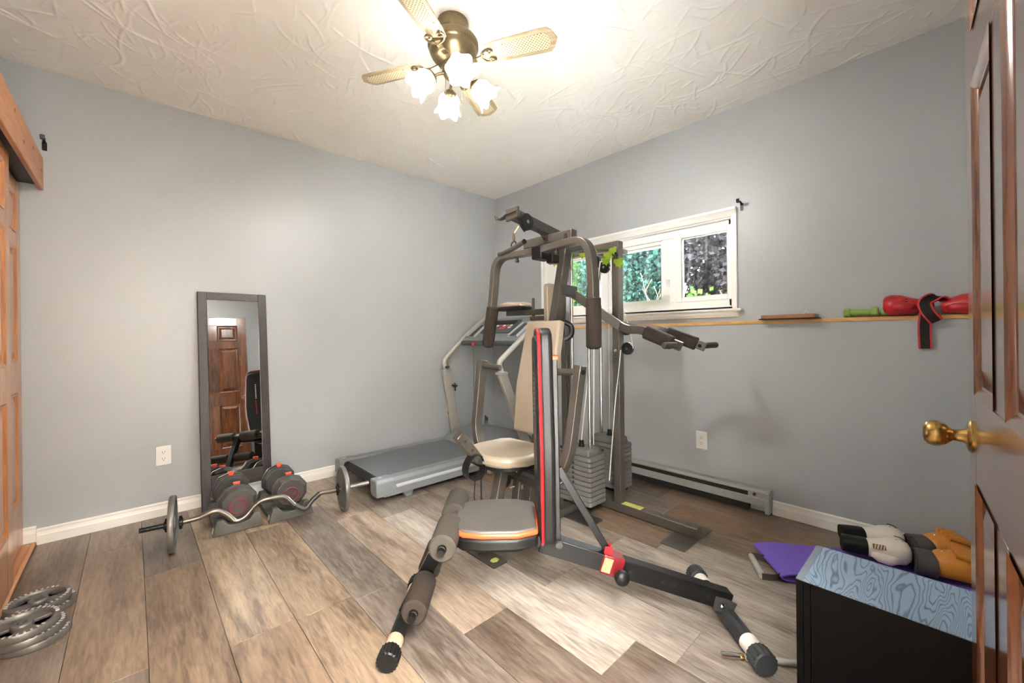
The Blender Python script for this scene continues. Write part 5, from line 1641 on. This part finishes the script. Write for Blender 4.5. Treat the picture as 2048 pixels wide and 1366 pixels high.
# its long wrap strap: crosses over and hangs below the ledge
def strap(o, off, pts, w, wdir):
    pts = spline(pts, 6)
    wd = V(wdir).normalized()
    def strip(q0, q1, th, m, nm, parent):
        b = MB(off=off)
        vs, fs = [], []
        for i, p in enumerate(pts):
            t = (pts[min(i + 1, len(pts) - 1)] - pts[max(i - 1, 0)]).normalized()
            s_ = (wd - t * wd.dot(t)).normalized()
            n = t.cross(s_)
            for a, h in ((q0, -th), (q1, -th), (q1, th), (q0, th)):
                vs.append(p + s_ * a + n * h)
        for i in range(len(pts) - 1):
            for k in range(4):
                fs.append((i * 4 + k, i * 4 + (k + 1) % 4, i * 4 + 4 + (k + 1) % 4, i * 4 + 4 + k))
        fs += [(3, 2, 1, 0), tuple(len(vs) - 4 + k for k in range(4))]
        b.raw(vs, fs)
        return b.build(nm, m, parent)
    st_ = strip(-w / 2, w / 2, 0.0022, M['blackvinyl'], 'wrist_strap', o)
    strip(-w / 2 - 0.003, -w / 2 + 0.004, 0.0034, M['redleather'], 'strap_piping', st_)
    strip(w / 2 - 0.004, w / 2 + 0.003, 0.0034, M['redleather'], 'strap_piping', st_)
strap(rg1, V(rg1.location), [(-0.03, -3.09, LZ + 0.070), (-0.045, -3.105, LZ + 0.045), (-0.052, -3.100, LZ + 0.0), (-0.047, -3.096, LZ - 0.06), (-0.044, -3.098, LZ - 0.155)], 0.040, (0, 1, 0))
rg2 = thing('boxing_glove', 'red boxing glove lying on the ledge next to the open door', 'glove', (-0.03, -3.2, LZ))
add_glove(rg2, V(rg2.location), (-0.022, -3.150, LZ + 0.038), (-0.026, -3.272, LZ + 0.042), (-0.35, 0, 1), (-1, 0, -0.2), M['redleather'], M['redleather'], 0.85, cuff=False)
strap(rg2, V(rg2.location), [(-0.03, -3.165, LZ + 0.062), (-0.050, -3.135, LZ + 0.082), (-0.068, -3.100, LZ + 0.060), (-0.073, -3.105, LZ + 0.02), (-0.066, -3.135, LZ - 0.032)], 0.042, (0.1, 0.9, 0.35))

# ================================================================ cabinet by the door
cb = thing('box_cabinet', 'low black wood-grain box cabinet standing beside the open door', 'cabinet', (-1.342, -3.085, 0))
cO = V(cb.location)
def ashgrain():
    m = bpy.data.materials.new('black ash grain')
    m.use_nodes = True
    N, L = m.node_tree.nodes, m.node_tree.links
    p = N['Principled BSDF']
    tc = N.new('ShaderNodeTexCoord')
    mp = N.new('ShaderNodeMapping')
    mp.inputs['Scale'].default_value = (0.55, 2.6, 1.0)
    L.new(tc.outputs['Object'], mp.inputs[0])
    ns = N.new('ShaderNodeTexNoise')
    ns.inputs['Scale'].default_value = 5.5
    ns.inputs['Detail'].default_value = 3.0
    ns.inputs['Roughness'].default_value = 0.35
    ns.inputs['Distortion'].default_value = 0.4
    L.new(mp.outputs[0], ns.inputs['Vector'])
    mu = N.new('ShaderNodeMath')
    mu.operation = 'MULTIPLY'
    mu.inputs[1].default_value = 27.0
    L.new(ns.outputs['Fac'], mu.inputs[0])
    fr_ = N.new('ShaderNodeMath')
    fr_.operation = 'PINGPONG'
    fr_.inputs[1].default_value = 0.5
    L.new(mu.outputs[0], fr_.inputs[0])
    rp = N.new('ShaderNodeValToRGB')
    rp.color_ramp.elements[0].position = 0.02
    rp.color_ramp.elements[1].position = 0.20
    rp.color_ramp.elements[0].color = lin('#50606f')
    rp.color_ramp.elements[1].color = lin('#8298ad')
    L.new(fr_.outputs[0], rp.inputs[0])
    L.new(rp.outputs[0], p.inputs['Base Color'])
    p.inputs['Roughness'].default_value = 0.42
    b = N.new('ShaderNodeBump')
    b.inputs['Strength'].default_value = 0.3
    b.inputs['Distance'].default_value = 0.001
    L.new(fr_.outputs[0], b.inputs['Height'])
    L.new(b.outputs[0], p.inputs['Normal'])
    return m
M['ash'] = ashgrain()
M['ashedge'] = mat('grey ash edge', '#6f7680', rough=0.45, var=0.1, scale=40)
M['ashside'] = mat('black ash side', '#050404', rough=0.4, spec=0.12, var=0.12, scale=30, stretch=(1, 1, 0.1))
MB(off=cO).lim(-1.462, -1.222, -3.262, -2.936, 0, 0.398).build('body', M['ashside'], cb, bevel=0.0015)
MB(off=cO).lim(-1.4625, -1.2215, -3.262, -2.9365, 0.398, 0.400).build('top_veneer', M['ash'], cb)
fb = MB(off=cO).lim(-1.462, -1.222, -2.9355, -2.921, 0, 0.398).build('front_baffle', M['ashside'], cb, bevel=0.001)
MB(off=cO).lim(-1.4625, -1.2215, -2.9357, -2.9208, 0.398, 0.400).build('top_edge', M['ash'], fb)
ff_ = MB(off=cO).lim(-1.462, -1.222, -2.9200, -2.905, 0, 0.398).build('front_frame', M['ashside'], cb, bevel=0.001)
MB(off=cO).lim(-1.4625, -1.2215, -2.9202, -2.9048, 0.398, 0.400).build('top_edge', M['ashedge'], ff_)

# ================================================================ things on the floor behind the cabinet
M['purple'] = mat('purple foam mat', '#6a4fae', rough=0.62, var=0.05, scale=30, bump=0.5, bscale=260)
mt = thing('exercise_mat', 'folded purple foam exercise mat lying on the floor beyond the cabinet', 'mat', (-0.645, -2.612, 0), math.atan2(-0.78, 0.62))
path = [(0.72, 0.0055), (0.40, 0.0055), (0.12, 0.006), (0.03, 0.010), (0.0, 0.020), (0.02, 0.032), (0.08, 0.037), (0.20, 0.033), (0.40, 0.026), (0.70, 0.020)]
sm = spline([V((p[0], 0, p[1])) for p in path], 6)
vs, fs = [], []
for i, p in enumerate(sm):
    t = (sm[min(i + 1, len(sm) - 1)] - sm[max(i - 1, 0)]).normalized()
    n = V((-t.z, 0, t.x))
    for y, h in ((-0.135, -0.003), (0.135, -0.003), (0.135, 0.003), (-0.135, 0.003)):
        vs.append(V((p.x, y, p.z)) + n * h)
for i in range(len(sm) - 1):
    for k in range(4):
        fs.append((i * 4 + k, i * 4 + (k + 1) % 4, i * 4 + 4 + (k + 1) % 4, i * 4 + 4 + k))
fs += [(3, 2, 1, 0), tuple(len(vs) - 4 + k for k in range(4))]
MB().raw(vs, fs).build('foam_sheet', M['purple'], mt)
MB().sweep([(0.10, -0.10, 0.0405), (0.20, -0.10, 0.0375), (0.34, -0.09, 0.033)], RECT(0.022, 0.003)).build('carry_strap', M['steel'], mt)

def grip_handle(label, loc, rz):
    o = thing('cable_handle', label, 'handle', loc, rz, group='cable handles')
    MB().cyl((-0.080, 0, 0.016), (0.080, 0, 0.016), 0.013, seg=18).build('grip_tube', M['silver'], o)
    pts = fillet([(-0.084, 0, 0.016), (-0.084, 0.055, 0.016), (-0.02, 0.105, 0.018), (0.02, 0.105, 0.018), (0.084, 0.055, 0.016), (0.084, 0, 0.016)], 0.05, 5)
    MB().sweep(pts, RECT(0.003, 0.026), up=(0, 0, 1)).build('strap_loop', M['steel'], o)
    return o
grip_handle('grey metal stirrup handle lying at the open end of the purple mat', (-0.716, -2.590, 0.0), R(211))
grip_handle('grey metal stirrup handle lying on the purple mat beside the tan mitts', (-0.195, -3.10, 0.030), R(63))

M['whiteleather'] = mat('cream glove leather', '#e4ddcf', rough=0.38, var=0.03, scale=14, bump=0.25, bscale=50)
wg1 = thing('boxing_glove', 'cream boxing glove with black cuff lying against the baseboard', 'glove', (-0.17, -2.92, 0.03))
add_glove(wg1, V(wg1.location), (-0.205, -2.875, 0.078), (-0.135, -3.020, 0.078), (0, 0, 1), (-0.9, -0.4, -0.2), M['whiteleather'], M['blackvinyl'], 0.95)
wg2 = thing('boxing_glove', 'cream boxing glove with black cuff lying in front of its twin', 'glove', (-0.30, -2.96, 0.03))
add_glove(wg2, V(wg2.location), (-0.335, -2.90, 0.082), (-0.285, -3.055, 0.080), (0, 0, 1), (-0.9, -0.3, -0.3), M['whiteleather'], M['blackvinyl'], 0.95)
b = MB(off=wg2.location)
b.prism([(-0.022, -0.010), (0.022, -0.010), (0.022, 0.010), (-0.022, 0.010)], 0.002, frame_of((0.32, -0.95, 0), (0.5, 0.17, 0.85), (-0.8, -0.27, 0.53), (-0.362, -2.962, 0.108)))
b.build('lace_patch', M['framewood'], wg2)
for k in range(4):
    q = V((-0.364, -2.962, 0.110)) + V((0.32, -0.95, 0)) * (-0.016 + 0.010 * k)
    MB(off=wg2.location).tube([q - V((0.5, 0.17, 0.85)) * 0.010, q + V((0.5, 0.17, 0.85)) * 0.010 + V((0.32, -0.95, 0)) * 0.006], 0.0018, 6).build('lace', M['whiteleather'], wg2)
M['tanleather'] = mat('tan orange leather', '#c9822f', rough=0.45, var=0.08, scale=14, bump=0.35, bscale=45)
def mitt(label, loc, rz, sc):
    o = thing('punching_mitt', label, 'mitt', loc, rz, group='tan punching mitts')
    # curved back of the mitt, black wrist band, finger folds and rivets
    secs = [((0.0, -0.085 * sc, 0.045 * sc), 0.050 * sc, 0.036 * sc), ((0.0, -0.05 * sc, 0.060 * sc), 0.062 * sc, 0.050 * sc), ((0.0, 0.0, 0.066 * sc), 0.066 * sc, 0.056 * sc), ((0.0, 0.05 * sc, 0.058 * sc), 0.060 * sc, 0.050 * sc), ((0.0, 0.085 * sc, 0.045 * sc), 0.040 * sc, 0.032 * sc), ((0, 0.10 * sc, 0.04 * sc), 0.012 * sc, 0.010 * sc)]
    MB().loft(secs, seg=26, power=2.4).build('leather_body', M['tanleather'], o, sharp=80)
    for k in range(4):
        x = (-0.040 + k * 0.027) * sc
        MB().tube([(x, -0.02 * sc, 0.120 * sc), (x * 1.05, 0.04 * sc, 0.108 * sc), (x * 0.95, 0.078 * sc, 0.075 * sc), (x * 0.8, 0.092 * sc, 0.045 * sc)], [0.010 * sc, 0.0135 * sc, 0.012 * sc, 0.008 * sc], 10, smooth=4).build('finger_fold', M['tanleather'], o, sharp=80)
    MB().loft([((0.0, -0.072 * sc, 0.050 * sc), 0.060 * sc, 0.046 * sc), ((0.0, -0.082 * sc, 0.050 * sc), 0.064 * sc, 0.049 * sc), ((0.0, -0.135 * sc, 0.050 * sc), 0.062 * sc, 0.048 * sc), ((0.0, -0.140 * sc, 0.050 * sc), 0.056 * sc, 0.042 * sc), ((0.0, -0.11 * sc, 0.050 * sc), 0.05 * sc, 0.036 * sc)], seg=26, power=2.5).build('wrist_band', M['greyvinyl'], o, sharp=50)
    for x, y in ((-0.045, -0.045), (0.0, -0.05), (0.045, -0.045), (-0.05, 0.0), (0.05, 0.0)):
        MB().lathe([(0.005 * sc, 0.0), (0.003 * sc, 0.003 * sc)], (x * sc, y * sc, 0.112 * sc - abs(x) * 0.55), (x * 6, 0, 1), 10).build('rivet', M['chrome'], o)
    return o
mitt('tan leather punching mitt with a black wrist band lying nearest the baseboard', (-0.105, -3.165, 0.028), R(-150), 0.98)
mitt('tan leather punching mitt with a black wrist band lying nearest the door', (-0.275, -3.195, 0.024), R(-165), 0.98)

# knurled dumbbell bar on the floor
kb = thing('dumbbell_bar', 'knurled chrome dumbbell bar lying on the floor behind the cabinet', 'bar', (-1.2, -2.87, 0))
kO = V(kb.location)
q0, q1 = V((-1.348, -2.676, 0.0105)), V((-1.06, -3.05, 0.0105))
dq = (q1 - q0).normalized()
MB(off=kO).cyl(q0, q0 + dq * 0.055, 0.0100, seg=18).build('plain_end', M['chrome'], kb)
MB(off=kO).lathe([(0.0100, 0), (0.0105, 0.002), (0.0105, 0.010), (0.0100, 0.012)], q0 + dq * 0.055, dq, 18).build('ring_collar', M['brass'], kb)
kn = mat('knurled steel', '#c9c7c2', rough=0.35, metal=0.9, var=0.1, scale=400, bump=0.8, bscale=900)
MB(off=kO).cyl(q0 + dq * 0.067, q1, 0.0098, seg=18).build('knurled_shaft', kn, kb)
